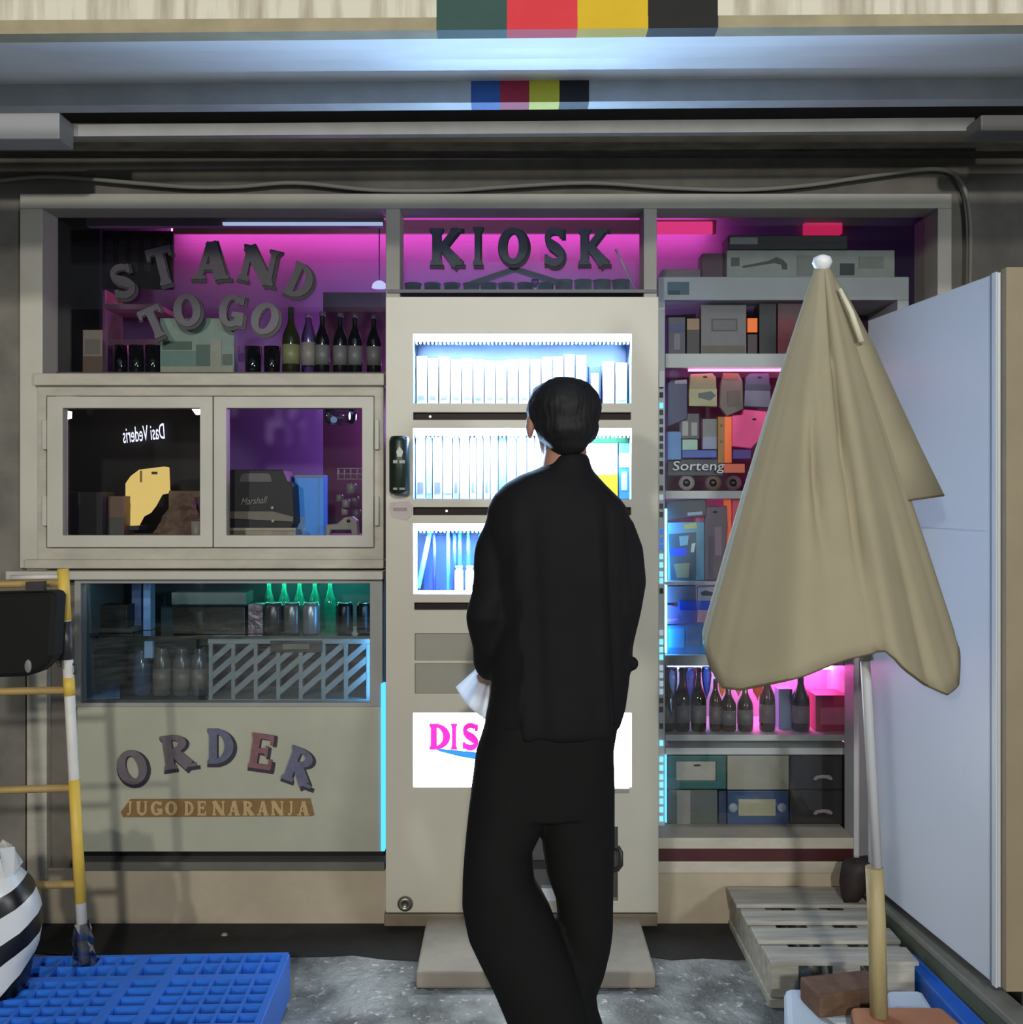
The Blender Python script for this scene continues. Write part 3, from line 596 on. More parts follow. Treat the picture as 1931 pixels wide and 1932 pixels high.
carton('brown_box', 'dark brown box stacked behind the crumpled paper bag', 318, 926, 384, 1006, 3.76, .1, C(92, 70, 56))
for i, (px, py) in enumerate(((122, 782), (368, 774))):
    t = thing('lamp_reflection', 'bright reflection built as a lamp in the %s corner of the left hatch sash' % ['top left', 'top right'][i], 'lamp', P(px, py, 3.7))
    part('lamp_face', MB().poly([(px - 10, py - 8), (px + 9, py - 6), (px + 9, py + 6), (px + 2, py + 8)], 3.7, .02), E('lamp_reflection_warm', (255, 236, 205), 55), t)  # bright reflections built as small lamps, also lighting the hatch
    part('lamp_arm', MB().tube([P(px, py - 2, 3.72), Vector((X([130, 366][i], 4.06), 4.06, Z(py - 2, 3.72)))], .008, 8), dark, t)
# right sash
am = thing('amplifier', 'black guitar amplifier with white script in the right hatch sash', 'amplifier', P(490, 1000, 3.56))
ap = MB().poly([(428, 890), (436, 886), (534, 886), (543, 908), (552, 915), (556, 985), (548, 1000), (428, 1000)], 3.56, .14)
part('cabinet', ap, M('amp_black', (22, 22, 20), .55), am, bevel=.004)
part('control_panel', MB().poly([(453, 903), (456, 896), (462, 893), (504, 893), (511, 897), (513, 909), (453, 909)], 3.557, .004), M('amp_panel', (86, 80, 78), .4), am)
part('script', text_mb('Marshall', 455, 938, 505, 951, 3.556, shear=.35, tilt=-4), C(150, 146, 140), am)
part('base_plate', MB().poly([(428, 965), (515, 965), (553, 975), (553, 984), (428, 978)], 3.552, .006), C(120, 112, 96), am)
for px, py in ((514, 958), (515, 983)): part('knob', MB().ell(P(px, py, 3.552), .006, .004, .006, 10, 6), C(190, 182, 160), am)
tr = thing('metal_tray', 'dull metal tray under the black amplifier', 'tray', P(490, 1013, 3.52)); part('tray_body', MB().fbox(428, 1000, 558, 1013, 3.53, .1), M('tray', (140, 132, 112), .3, .3, 20, metal=.5), tr, bevel=.003)
part('tray_rim', MB().fbox(428, 996, 558, 1001, 3.528, .012), M('tray_rim', (170, 160, 140), .3), tr)
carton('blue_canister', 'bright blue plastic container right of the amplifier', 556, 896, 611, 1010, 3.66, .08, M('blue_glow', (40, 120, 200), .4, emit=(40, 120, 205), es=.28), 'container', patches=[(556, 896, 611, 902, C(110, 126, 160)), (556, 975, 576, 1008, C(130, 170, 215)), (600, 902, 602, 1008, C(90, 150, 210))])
single('maroon_board', MB().box(X(610, 4.2), X(730, 4.2), 4.2, 4.23, .08, 2.3), M('maroon', (70, 34, 52), .7), 'dark maroon board at the right of the right hatch sash', 'board')
gl_ = thing('glass_lamp', 'clear glass lamp bowl in the top right corner of the right hatch sash', 'lamp', P(643, 803, 3.56))
part('bowl', MB().lathe([(.001, 0), (.046, .004), (.056, .02), (.06, .06)], P(643, 803, 3.58), 20), clearp, gl_); part('bulb', MB().ell(P(660, 785, 3.6), .004, .004, .014, 8, 6), E('bulb', (230, 235, 255), 3), gl_)
part('bulb', MB().ell(P(630, 792, 3.6), .012, .01, .012, 8, 6), E('bulb_dim', (170, 190, 230), .7), gl_)
wbk = thing('wire_basket', 'grey wire basket above the clutter in the right hatch sash', 'basket', P(662, 905, 3.6))
for i in range(5): part('wire', MB().tube([P(638 + i * 12, 884, 3.6), P(638 + i * 12, 905, 3.6)], .0025, 6), C(150, 146, 148), wbk)
for y in (884, 894, 904): part('wire', MB().tube([P(636, y, 3.6), P(688, y, 3.6)], .0025, 6), C(150, 146, 148), wbk)
for i, (px, py, rr_, cc) in enumerate(((662, 922, 10, (130, 122, 124)), (640, 940, 7, (120, 110, 112)), (668, 945, 9, (104, 96, 98)), (652, 950, 8, (140, 132, 132)), (650, 965, 7, (150, 140, 138)), (672, 970, 9, (96, 88, 92)))):
    c = P(px, 1014, 3.62)
    can('tin', '%s small grey tin from the top in the clutter beside the blue container' % ORD[i], px, py - rr_, py + rr_, rr_, 3.58 + .03 * (i % 3), C(*cc))
tk = thing('tape_dispenser', 'pale tape dispenser at the lower right of the right hatch sash', 'dispenser', P(655, 1012, 3.53)); part('body', MB().poly([(614, 990), (636, 988), (650, 976), (664, 974), (674, 982), (676, 1012), (664, 1012), (662, 1000), (624, 1000), (622, 1012), (614, 1012)], 3.53, .04), C(136, 132, 118), tk, bevel=.003)
part('tape_hole', MB().ell(P(658, 983, 3.53), .007, .003, .006, 10, 6), black, tk)

# display case contents
YK = 3.50
for i, (px, c, r_) in enumerate(((513, (84, 78, 76), 18), (548, (118, 116, 116), 17), (584, (150, 150, 156), 17), (648, (20, 20, 22), 16), (686, (22, 24, 26), 15))):
    can('drink_can', ['dull brown-grey can leftmost of three on the case shelf', 'grey can in the middle of three on the case shelf', 'silver can rightmost of three on the case shelf', 'black can left of the pair on the case shelf', 'black can at the far right of the case shelf'][i], px, 1138, 1199, r_, YK, M('can_%d' % px, c, .3, .1, 20, metal=.5), 'cans on the case shelf')
pb = carton('bun_pack', 'dusty clear pack of brown rolls on the case shelf', 326, 1145, 462, 1198, YK, .1, GLASS('pack_film', (150, 144, 136), 2, .2, .12), 'pack')
for i in range(4): part('roll', MB().ell(P(345 + i * 33, 1172, YK + .05), .03, .03, .03, 14, 8), C(112, 100, 84, .8, .4), pb)
part('lid', MB().fbox(324, 1118, 464, 1140, YK, .1), C(84, 96, 96), pb)
carton('snack_bag', 'crumpled pinkish foil bag beside the cans on the case shelf', 468, 1140, 496, 1198, YK + .02, .06, M('foil', (140, 124, 136), .25, .6, 40, .5, metal=.6), 'bag')
carton('dark_tin', 'black square tin at the left of the case shelf', 188, 1142, 240, 1186, YK + .05, .08, M('tin_black', (12, 12, 14), .5), 'tin')
carton('tin_stand', 'small grey stand under the black square tin', 180, 1186, 250, 1199, YK + .04, .1, C(60, 68, 66), 'stand')
for i, (a, c) in enumerate(((248, (70, 92, 140)), (270, (128, 168, 226)))):
    carton('blue_bottle_box', ['dim blue upright box in the case', 'pale blue upright box in the case'][i], a, 1098 + i * 3, a + 18 - i * 4, 1199, YK + .12, .05, C(*c), 'box')
for i in range(5):
    bottle('green_bottle', '%s green glass bottle at the back of the case' % ORD[i], 505 + i * 29, 1085, 1199, 11, YK + .2, M('green_glass', (20, 150, 120), .08, spec=.9, emit=(10, 150, 110), es=.04), 'green bottles at the back of the case')
# lower tier
for i, px in enumerate((300, 338, 372)):
    bottle('jar_bottle', '%s dusty clear jar on the case floor left of the crate' % ORD[i], px, 1222, 1326, 17, YK + .02, M('jar_clear_%d' % i, (104 - 8 * i, 104 - 6 * i, 100), .25, .4, 20), 'clear jars on the case floor', lab=C(126, 120, 112), shoulder=.7, neck=.6)
bottle('jar_bottle', 'bluish glass jar leftmost on the case floor', 262, 1226, 1326, 17, YK + .03, M('jar_blue', (74, 90, 116), .2, .3, 20), None, shoulder=.7, neck=.6)
carton('blue_card', 'pale blue upright card on the case floor', 272, 1210, 288, 1242, YK + .0, .02, C(150, 190, 230), 'card')
bp_ = thing('blue_plate', 'slanted blue plastic sheet in the left corner of the case', 'sheet', P(190, 1322, YK)); 
part('sheet', MB().add([P(157, 1322, 3.44), P(226, 1318, 3.44), P(226, 1278, 3.7), P(157, 1312, 3.7)] + [p + Vector((0, .0, .006)) for p in (P(157, 1322, 3.44), P(226, 1318, 3.44), P(226, 1278, 3.7), P(157, 1312, 3.7))], [[0, 1, 2, 3], [7, 6, 5, 4], [0, 4, 5, 1], [1, 5, 6, 2], [2, 6, 7, 3], [3, 7, 4, 0]]), C(120, 170, 220), bp_)
cr_ = thing('slotted_crate', 'grey plastic crate with diagonal slots in the display case', 'crate', P(546, 1325, 3.46))
crm = M('crate_grey', (132, 140, 144), .45, .1, 20); YQ = 3.46
part('rim', MB().fbox(392, 1206, 698, 1215, YQ, .25), crm, cr_, bevel=.002); part('floor', MB().fbox(392, 1319, 698, 1327, YQ, .25), crm, cr_, bevel=.002)
part('back', MB().fbox(400, 1215, 690, 1319, YQ + .24, .01), dark, cr_)
for i in range(8): part('post', MB().fbox(394 + i * 42.5, 1215, 401 + i * 42.5, 1320, YQ, .015), crm, cr_)
for i in range(7):
    a = 400 + i * 42.5
    for j in range(4):
        y = 1240 + j * 29
        if y + 4 > 1330: continue
        part('slat', MB().poly([(a, y), (a + 37, y - 32), (a + 37, y - 18), (a, y + 14)], YQ + .002, .012), crm, cr_)
ct_ = carton('crate_tag', 'dark hanging tag on the rim of the slotted crate', 510, 1209, 608, 1231, YQ - .012, .008, M('tag_dark', (26, 26, 22), .5), 'tag', patches=[(534, 1215, 584, 1225, C(112, 108, 100))])

# ------------------------------------------------------------------ dispenser contents
def wbox(i): a, bb, c, d = WINS[i]; return YD + .075, Z(d, YD)
rw = random.Random(11)
pal = [(214, 216, 222), (222, 214, 206), (196, 206, 222), (228, 228, 226), (206, 196, 196), (182, 198, 214)]
x = 786; i = 0
YV = YD + .07
tops = [672, 676, 674, 678, 676, 678, 682, 680, 680, 678, 676, 672, 672, 670]
while x < 1092:
    wd = 21.5; tp = tops[i % len(tops)] + rw.uniform(-2, 2)
    c = C(*pal[rw.randrange(len(pal))])
    carton('pack', '%s white pack from the left in the top dispenser window' % ORD[i], x, tp, x + wd - 2, 764, YV, .05, c, group='packs in the top dispenser window', bevel=.0015,
           patches=[(x + 3, tp + 8, x + wd - 6, tp + 24, C(*[(150, 160, 178), (120, 140, 190), (190, 170, 160)][rw.randrange(3)])), (x + 4, 746, x + wd - 7, 752, C(150, 150, 156))])
    x += wd; i += 1
for j, (a, c_, tp) in enumerate(((1112, 1134, 690), (1138, 1160, 682), (1162, 1184, 684))):
    carton('pack', '%s pack right of the gap in the top dispenser window' % ORD[j], a, tp, c_, 764, YV, .05, C(*[(60, 72, 140), (220, 220, 222), (214, 218, 224)][j]), group='packs in the top dispenser window', patches=[(a + 4, tp + 14, c_ - 4, 755, C(222, 222, 226))])
x = 785; i = 0
spine = [(216, 222, 230), (150, 166, 196), (218, 220, 226), (200, 198, 206), (176, 178, 190), (226, 226, 228), (222, 222, 226), (178, 170, 176), (214, 220, 226), (190, 206, 216), (120, 148, 168), (176, 190, 206), (204, 210, 220), (190, 186, 190), (226, 228, 230)]
while x < 1108:
    wd = rw.choice([13, 16, 19, 15]); cc = spine[i % len(spine)]; tp = 822 + rw.uniform(-6, 6)
    carton('booklet', '%s upright booklet from the left in the middle dispenser window' % ORD[i], x, tp, x + wd - 1.5, 945, YV, .05, C(*cc), 'booklet', group='booklets in the middle dispenser window', bevel=.001,
           patches=[(x + 2.5, tp + 12 + (i * 17) % 40, x + wd - 4, tp + 30 + (i * 17) % 40, C(*[(240, 240, 242), (110, 116, 140), (226, 222, 218)][i % 3])), (x + 3, 910, x + wd - 5, 930, C(*[(120, 120, 140), (236, 236, 238)][i % 2]))])
    x += wd; i += 1
carton('yellow_box', 'white and yellow box right of the head in the middle dispenser window', 1112, 836, 1166, 945, YV, .05, C(236, 236, 226), patches=[(1112, 895, 1166, 944, C(240, 196, 20))])
carton('blue_box', 'blue and white box at the right end of the middle dispenser window', 1168, 836, 1190, 945, YV, .05, C(60, 130, 170), patches=[(1169, 855, 1189, 882, C(230, 232, 236)), (1173, 890, 1184, 925, C(180, 206, 220))])
carton('green_strip', 'green card strip above the yellow box in the middle dispenser window', 1108, 815, 1190, 836, YV + .03, .02, C(60, 170, 90), 'card')
# bottom window: glowing tubes and two small bottles
gt = [(868, (60, 190, 130)), (884, (60, 150, 90)), (820, (70, 80, 200)), (846, (110, 200, 200)), (858, (70, 100, 190)), (906, (80, 140, 200))]
for i, (px, c) in enumerate(gt):
    single('glass_rod', MB().tube([P(px, 992, YV), P(px, 1118, YV)], .006, 10), M('rod_%d' % i, c, .15, spec=.8), '%s coloured upright glass rod from the left in the bottom dispenser window' % ORD[[3, 4, 0, 1, 2, 5][i]], 'rod', 'glass rods in the bottom dispenser window')
single('glass_rod', MB().tube([P(815, 990, YV + .02), P(789, 1110, YV - .01)], .009, 10), M('rod_s', (140, 214, 216), .15, spec=.8), 'slanted aqua glass rod in the bottom dispenser window', 'rod')
for i, px in enumerate((866, 886)):
    bottle('small_bottle', 'small white bottle %s in the bottom dispenser window' % ['left of its pair', 'beside the jacket sleeve'][i], px, 1068, 1113, 8.5, YV - .03, C(232, 232, 220), None, cap=white, shoulder=.66, neck=.7)
carton('blue_backing', 'blue card at the back of the bottom dispenser window', 800, 1010, 1180, 1113, YV + .06, .01, C(60, 90, 170), 'card')

# things stuck on the machine
co = thing('stuck_can', 'dark green drink can stuck to the left edge of the dispenser', 'can', P(754, 932, YD - .035))
cc_ = P(754, 932, YD - .035); r_ = .034; h_ = Z(824, YD - .035) - cc_.z
part('can_body', MB().lathe([(r_ * .8, 0), (r_, h_ * .05), (r_, h_ * .92), (r_ * .84, h_)], cc_, 20), M('can_green', (34, 46, 36), .35, .3, 20, metal=.3), co)
part('can_lid', MB().lathe([(r_ * .84, h_), (r_ * .6, h_ * 1.01), (.001, h_ * 1.01)], cc_, 20), dark, co)
part('leaf_mark', MB().poly([(748, 852), (754, 842), (761, 852), (758, 862), (750, 862)], YD - .0715, .003), C(180, 186, 170), co); part('text_band', MB().fbox(742, 868, 764, 874, YD - .0685, .003), C(150, 154, 144), co)
part('text_band', MB().fbox(742, 920, 764, 924, YD - .0685, .003), C(120, 126, 116), co)
part('bracket', MB().fbox(740, 840, 768, 925, YD - .006, .012), dark, co)
tp_ = thing('torn_sticker', 'torn pinkish sticker below the stuck can', 'sticker', P(756, 982, YD - .003))
part('sticker', MB().poly([(736, 948), (772, 946), (780, 956), (776, 972), (768, 982), (742, 976), (734, 962)], YD - .003, .002), C(186, 176, 172), tp_); part('print', MB().fbox(742, 958, 768, 964, YD - .005, .002), C(150, 132, 132), tp_)

# ------------------------------------------------------------------ shelving on the right
YSH = 3.53
su = thing('shelving_unit', 'grey shelving unit with a perforated light strip right of the dispenser', 'shelf', P(1470, 1556, YSH))
shm = M('shelf_grey', (206, 209, 207), .5, .1, 6)
part('top_board', MB().fbox(1242, 522, 1716, 566, YSH, .3), shm, su, bevel=.003)
part('upright', MB().fbox(1694, 566, 1716, 1640, YSH, .3), shm, su, bevel=.003)
part('upright', MB().fbox(1240, 566, 1255, 1640, YSH, .03), shm, su, 'perforated upright')
part('upright', MB().fbox(1610, 1235, 1618, 1556, YSH, .3), shm, su, bevel=.002)
for a, bb, c in ((1256, 667, 694), (1256, 926, 941), (1256, 1097, 1104), (1256, 1236, 1256), (1256, 1386, 1398), (1256, 1411, 1424)):
    part('shelf_board', MB().fbox(a, bb, 1694 if bb < 1200 else 1608, c, YSH, .3), shm, su, bevel=.002)
part('back_panel', MB().fbox(1258, 930, 1700, 1424, YSH + .3, .01), M('shelf_back', (190, 184, 192), .5), su)
part('back_panel', MB().fbox(1258, 566, 1700, 930, YSH + .3, .01), M('shelf_back_maroon', (70, 44, 58), .6), su)
part('back_panel', MB().fbox(1250, 1424, 1620, 1556, YSH + .3, .01), dark, su)
dots = [(712, 0), (728, 0), (745, 0), (765, 2), (778, 0), (795, 0), (811, 0), (827, 0), (842, 0), (858, 0), (875, 0), (890, 0), (921, 0), (938, 1), (955, 0), (971, 0), (1003, 3), (1020, 3), (1032, 3), (1050, 2), (1066, 2), (1083, 2), (1096, 2), (1115, 0), (1194, 1), (1211, 2), (1226, 2), (1240, 2), (1260, 1), (1274, 1), (1290, 1), (1305, 1), (1322, 0), (1339, 0), (1370, 0), (1402, 2), (1433, 2), (1449, 2), (1466, 2), (1481, 2), (1497, 2), (1512, 2), (1528, 2), (1545, 2)]
dm = [M('hole_dark', (44, 44, 48), .6), E('hole_pale', (190, 215, 235), .8), E('hole_cyan', (130, 225, 255), 1.5), E('hole_blue', (60, 130, 240), .9)]
dmesh = {}
for y, k in dots:
    part('light_hole', MB().fbox(1245, y - 5, 1252, y + 5, YSH - .003, .005), dm[k], su)
part('light_strip', MB().fbox(1256, 960, 1259, 1232, YSH + .002, .016), E('shelf_blue', (80, 170, 255), 22), su); part('light_strip', MB().fbox(1256, 1425, 1259, 1552, YSH - .006, .012), E('shelf_cyan', (90, 190, 255), 2.2), su)
part('light_strip', MB().fbox(1604, 700, 1609, 1232, YSH - .004, .02), E('shelf_pink', (255, 70, 150), 26), su)
part('light_strip', MB().fbox(1300, 696, 1560, 700, YSH + .005, .012), E('shelf_fill_upper', (255, 90, 160), 10), su); part('light_strip', MB().fbox(1480, 944, 1640, 948, YSH + .2, .02), E('shelf_fill_middle', (255, 80, 130), 40), su)  # strips added to brighten the hanging rows and their back panel
part('light_strip', MB().fbox(1262, 1258, 1390, 1262, YSH + .22, .02), E('shelf_fill_blue', (150, 190, 255), 16), su); part('light_strip', MB().fbox(1390, 1258, 1606, 1263, YSH + .22, .02), E('shelf_fill_bottles', (255, 90, 190), 50), su)  # strips added near the back panel so the bottle row looks backlit
part('light_strip', MB().fbox(1256, 1399, 1420, 1403, YSH + .1, .02), E('strip_reflection_warm', (255, 190, 130), 4), su); part('light_strip', MB().fbox(1420, 1399, 1606, 1404, YSH + .1, .02), E('strip_reflection_pink', (255, 110, 205), 5), su)  # glowing strips stand for the coloured reflection in the glass edge
part('bracket', MB().fbox(1244, 700, 1254, 730, YSH - .01, .02), white, su)
sl = thing('window_sill', 'pale sill with a dark red strip under the shelves', 'sill', P(1430, 1650, YW))
part('board', MB().fbox(1240, 1581, 1612, 1602, YW - .0, .46), cream2, sl, bevel=.003); part('dark_strip', MB().fbox(1242, 1602, 1610, 1626, YW + .002, .11), M('sill_red', (74, 34, 36), .35, .5, 3), sl); part('lower_board', MB().fbox(1240, 1626, 1612, 1648, YW - .004, .12), cream2, sl, bevel=.003)
YP = 3.56
# top: long boxes
carton('long_box', 'long white box with drawings on top of the shelving', 1372, 472, 1689, 521, YP, .12, C(176, 180, 168), patches=[(1380, 486, 1396, 502, C(96, 96, 90)), (1505, 482, 1535, 520, C(150, 156, 146)), (1586, 497, 1613, 519, C(48, 54, 58)), (1622, 484, 1668, 506, C(150, 154, 142))])
lb = thing('box_drawing', 'drawing of a spoon-shaped tool printed on the long white box', 'print', P(1450, 510, YP - .003)); part('print', MB().poly([(1401, 502), (1450, 492), (1466, 485), (1478, 490), (1486, 498), (1486, 508), (1477, 508), (1476, 499), (1462, 496), (1404, 505)], YP - .004, .002), C(84, 84, 78), lb)
carton('dark_long_box', 'dark long box with a pale label above the white box', 1374, 444, 1600, 471, YP + .02, .1, C(30, 26, 28), patches=[(1378, 448, 1430, 461, C(150, 154, 146))])
carton('maroon_box', 'maroon box left of the long white box', 1325, 478, 1370, 521, YP + .03, .08, C(96, 56, 66)); carton('low_white_box', 'flat pale box lying left of the maroon box', 1250, 508, 1322, 521, YP, .1, C(130, 112, 112))
tg = thing('teal_sticker', 'teal sticker on the front of the top shelf board', 'sticker', P(1281, 562, YSH)); part('sticker', MB().fbox(1260, 532, 1301, 556, YSH - .002, .002), C(82, 116, 126), tg); part('print', MB().fbox(1262, 548, 1284, 556, YSH - .004, .002), C(40, 70, 64), tg)
# row 1
carton('blue_carton', 'blue and white carton at the left of the upper shelf', 1261, 598, 1294, 666, YP, .08, C(70, 70, 84), patches=[(1263, 612, 1292, 626, C(44, 54, 110)), (1272, 630, 1284, 660, C(120, 116, 124))])
carton('brown_carton', 'ochre-topped dark carton beside the blue carton', 1296, 600, 1321, 666, YP, .08, C(54, 46, 42), patches=[(1297, 601, 1320, 622, C(160, 128, 88))])
carton('grey_case', 'large grey case with a framed label on the upper shelf', 1323, 575, 1409, 666, YP, .1, C(122, 116, 116), patches=[(1343, 601, 1392, 625, C(70, 70, 72)), (1346, 604, 1389, 622, C(104, 102, 104)), (1326, 652, 1406, 665, C(98, 84, 70))])
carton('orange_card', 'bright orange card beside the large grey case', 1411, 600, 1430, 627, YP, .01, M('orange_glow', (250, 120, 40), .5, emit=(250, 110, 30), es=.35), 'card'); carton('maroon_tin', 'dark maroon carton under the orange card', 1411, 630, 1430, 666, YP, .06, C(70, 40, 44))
carton('black_carton', 'tall black carton on the upper shelf', 1433, 572, 1466, 664, YP, .08, C(26, 24, 26)); carton('red_carton', 'red carton beside the tall black carton', 1468, 572, 1520, 664, YP, .08, C(120, 28, 40), patches=[(1469, 573, 1519, 600, C(92, 52, 60))])
sg_ = MB().ell(P(1655, 625, YP + .06), .05, .04, .035, 16, 10); single('round_bag', sg_, C(56, 32, 40), 'dark rounded bag at the right end of the upper shelf', 'bag')
# row 2: hanging packs
pack('navy_pack', 'navy blister pack at the far left of the hanging row', [(1260, 722), (1268, 718), (1298, 720), (1298, 790), (1260, 806)], YP, C(44, 46, 92), patches=[([(1274, 718), (1296, 716), (1297, 724), (1274, 724)], C(150, 148, 176))])
pack('olive_pack', 'pale olive blister pack with a printed tool in the hanging row', [(1303, 706), (1345, 704), (1352, 712), (1354, 768), (1300, 766), (1301, 730)], YP - .01, C(146, 142, 100), (1331, 711), patches=[([(1301, 734), (1353, 734), (1353, 766), (1301, 766)], C(176, 174, 126)), ([(1318, 742), (1342, 738), (1352, 746), (1340, 756), (1318, 750)], C(84, 92, 92))])
pack('brown_pack', 'brown blister pack in the hanging row', [(1366, 703), (1394, 704), (1402, 718), (1404, 772), (1372, 786), (1358, 768), (1360, 726)], YP, C(112, 98, 86), (1378, 712), patches=[([(1364, 704), (1392, 704), (1392, 716), (1366, 716)], C(120, 74, 58)), ([(1372, 738), (1398, 736), (1398, 764), (1374, 768)], C(92, 76, 64))])
pack('indigo_pack', 'indigo blister pack beside the parasol in the hanging row', [(1407, 712), (1416, 704), (1452, 704), (1456, 770), (1404, 768)], YP, C(72, 74, 110), (1434, 712), patches=[([(1406, 724), (1455, 726), (1455, 736), (1406, 734)], C(50, 52, 84)), ([(1406, 737), (1454, 738), (1454, 768), (1405, 766)], C(118, 116, 140))])
carton('glove_pack', 'grey pack with two pale fingers below the navy pack', 1284, 780, 1320, 828, YP + .01, .02, C(84, 80, 82), 'pack', patches=[(1288, 795, 1299, 822, C(170, 166, 164)), (1305, 797, 1316, 822, C(166, 162, 160))])
carton('green_packet', 'small pale mint packet under the grey glove pack', 1288, 829, 1317, 849, YP, .02, C(170, 206, 186), 'packet'); carton('blue_bag', 'light blue bag at the left edge of the hanging row', 1260, 814, 1286, 872, YP, .03, C(84, 140, 200), 'bag')
carton('grey_sheet', 'grey and lilac sheet left of the orange level', 1326, 790, 1354, 848, YP + .01, .02, C(126, 130, 126), 'sheet', patches=[(1327, 824, 1353, 847, C(146, 150, 178))])
carton('blue_bar', 'royal blue bar below the mint packet', 1287, 849, 1353, 864, YP - .005, .02, M('blue_bar_m', (50, 74, 170), .4), 'bar')
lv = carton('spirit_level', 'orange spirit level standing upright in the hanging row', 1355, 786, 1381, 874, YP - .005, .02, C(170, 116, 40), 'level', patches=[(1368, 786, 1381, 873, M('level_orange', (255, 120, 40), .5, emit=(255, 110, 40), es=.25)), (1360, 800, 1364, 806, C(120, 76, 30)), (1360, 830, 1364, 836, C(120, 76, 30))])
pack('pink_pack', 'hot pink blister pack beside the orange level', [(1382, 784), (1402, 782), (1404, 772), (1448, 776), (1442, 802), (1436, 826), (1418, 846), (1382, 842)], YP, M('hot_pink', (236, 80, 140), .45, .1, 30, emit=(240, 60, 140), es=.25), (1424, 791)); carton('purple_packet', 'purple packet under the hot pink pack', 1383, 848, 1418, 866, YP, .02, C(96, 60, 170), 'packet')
tx = thing('white_lettering', 'white script lettering across the lower hanging row', 'lettering', P(1320, 892, YP - .02)); part('lettering', text_mb('Sorteng', 1270, 870, 1368, 893, YP - .02, shear=.1), C(236, 235, 238), tx)
carton('dark_card', 'dark card behind the white lettering in the hanging row', 1260, 866, 1366, 898, YP + .0, .01, C(52, 46, 54), 'card')
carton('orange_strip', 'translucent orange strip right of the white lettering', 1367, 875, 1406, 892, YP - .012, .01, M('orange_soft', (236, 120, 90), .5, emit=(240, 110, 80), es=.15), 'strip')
for i, (px, py) in enumerate(((1296, 912), (1346, 912), (1384, 912))):
    t = thing('tape_roll', '%s roll of tape from the left at the bottom of the hanging row' % ORD[i], 'tape', P(px, 925, YP + .02), 'tape rolls')
    part('roll', MB().lathe([(.01, -.015), (.026, -.015), (.026, .015), (.01, .015)], (0, 0, 0), 18).xf(Matrix.Translation(P(px, 911, YP + .02)) @ Matrix.Rotation(R(90), 4, 'X')), C(*[(150, 148, 138), (122, 112, 92), (112, 104, 108)][i]), t)
    part('core', MB().ell(P(px, 911, YP), .014, .008, .014, 14, 8), black, t)
# row 3
pack('slate_pack', 'slate grey pack at the top left of the middle row', [(1258, 946), (1332, 940), (1336, 974), (1258, 982)], YP, C(66, 70, 74), patches=[([(1298, 967), (1326, 965), (1326, 971), (1298, 973)], C(160, 172, 190))])
pack('tool_pack', 'clear cyan-backed tool pack in the middle row', [(1261, 986), (1330, 984), (1330, 1095), (1261, 1096)], YP, C(110, 170, 196), patches=[([(1262, 1008), (1314, 1004), (1314, 1094), (1266, 1094)], C(70, 96, 110)), ([(1264, 1035), (1296, 1034), (1296, 1048), (1265, 1048)], M('tool_blue', (20, 80, 226), .4)), ([(1290, 990), (1314, 986), (1316, 997), (1292, 998)], C(190, 196, 120)), ([(1272, 1064), (1302, 1062), (1300, 1090), (1278, 1090)], C(150, 150, 120)), ([(1306, 1026), (1313, 1024), (1310, 1042), (1304, 1042)], C(222, 226, 214)), ([(1282, 1012), (1300, 1010), (1298, 1028), (1284, 1030)], C(130, 190, 206))])
pack('mauve_pack', 'mauve blister pack in the middle row beside the parasol', [(1334, 956), (1372, 954), (1374, 996), (1366, 1095), (1330, 1095), (1330, 990)], YP, C(124, 102, 108), (1350, 966), patches=[([(1348, 994), (1362, 994), (1362, 1048), (1350, 1048)], C(160, 132, 140)), ([(1338, 1012), (1346, 1012), (1346, 1090), (1338, 1090)], C(92, 80, 98))])
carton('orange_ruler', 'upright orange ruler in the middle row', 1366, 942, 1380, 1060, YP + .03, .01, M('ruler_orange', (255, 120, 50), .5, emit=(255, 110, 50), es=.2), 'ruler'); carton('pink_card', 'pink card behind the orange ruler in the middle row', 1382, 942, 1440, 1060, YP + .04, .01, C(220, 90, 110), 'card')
# row 4
pack('grey_pack', 'grey blister pack at the top left of the lower row', [(1257, 1106), (1314, 1104), (1314, 1136), (1258, 1138)], YP, C(104, 106, 122)); pack('eye_pack', 'white pack with a dark eye shape in the lower row', [(1317, 1108), (1350, 1106), (1352, 1138), (1317, 1138)], YP, C(190, 186, 196), patches=[([(1322, 1118), (1332, 1114), (1346, 1118), (1344, 1124), (1326, 1124)], C(70, 70, 78))])
carton('blue_tool', 'vivid blue flat tool lying across the lower row', 1282, 1134, 1348, 1151, YP - .01, .02, M('tool_blue2', (20, 90, 230), .4), 'tool'); pack('lilac_pack', 'lilac pack below the vivid blue tool', [(1256, 1140), (1318, 1152), (1316, 1176), (1256, 1178)], YP, C(130, 120, 176), patches=[([(1256, 1168), (1282, 1166), (1282, 1171), (1256, 1173)], C(210, 130, 190))])
carton('cyan_box', 'glossy cyan box with a grey window in the lower row', 1257, 1180, 1336, 1236, YP, .1, M('cyan_box_m', (40, 150, 210), .3), patches=[(1262, 1186, 1292, 1222, C(90, 190, 230)), (1296, 1182, 1322, 1216, C(110, 140, 180))])
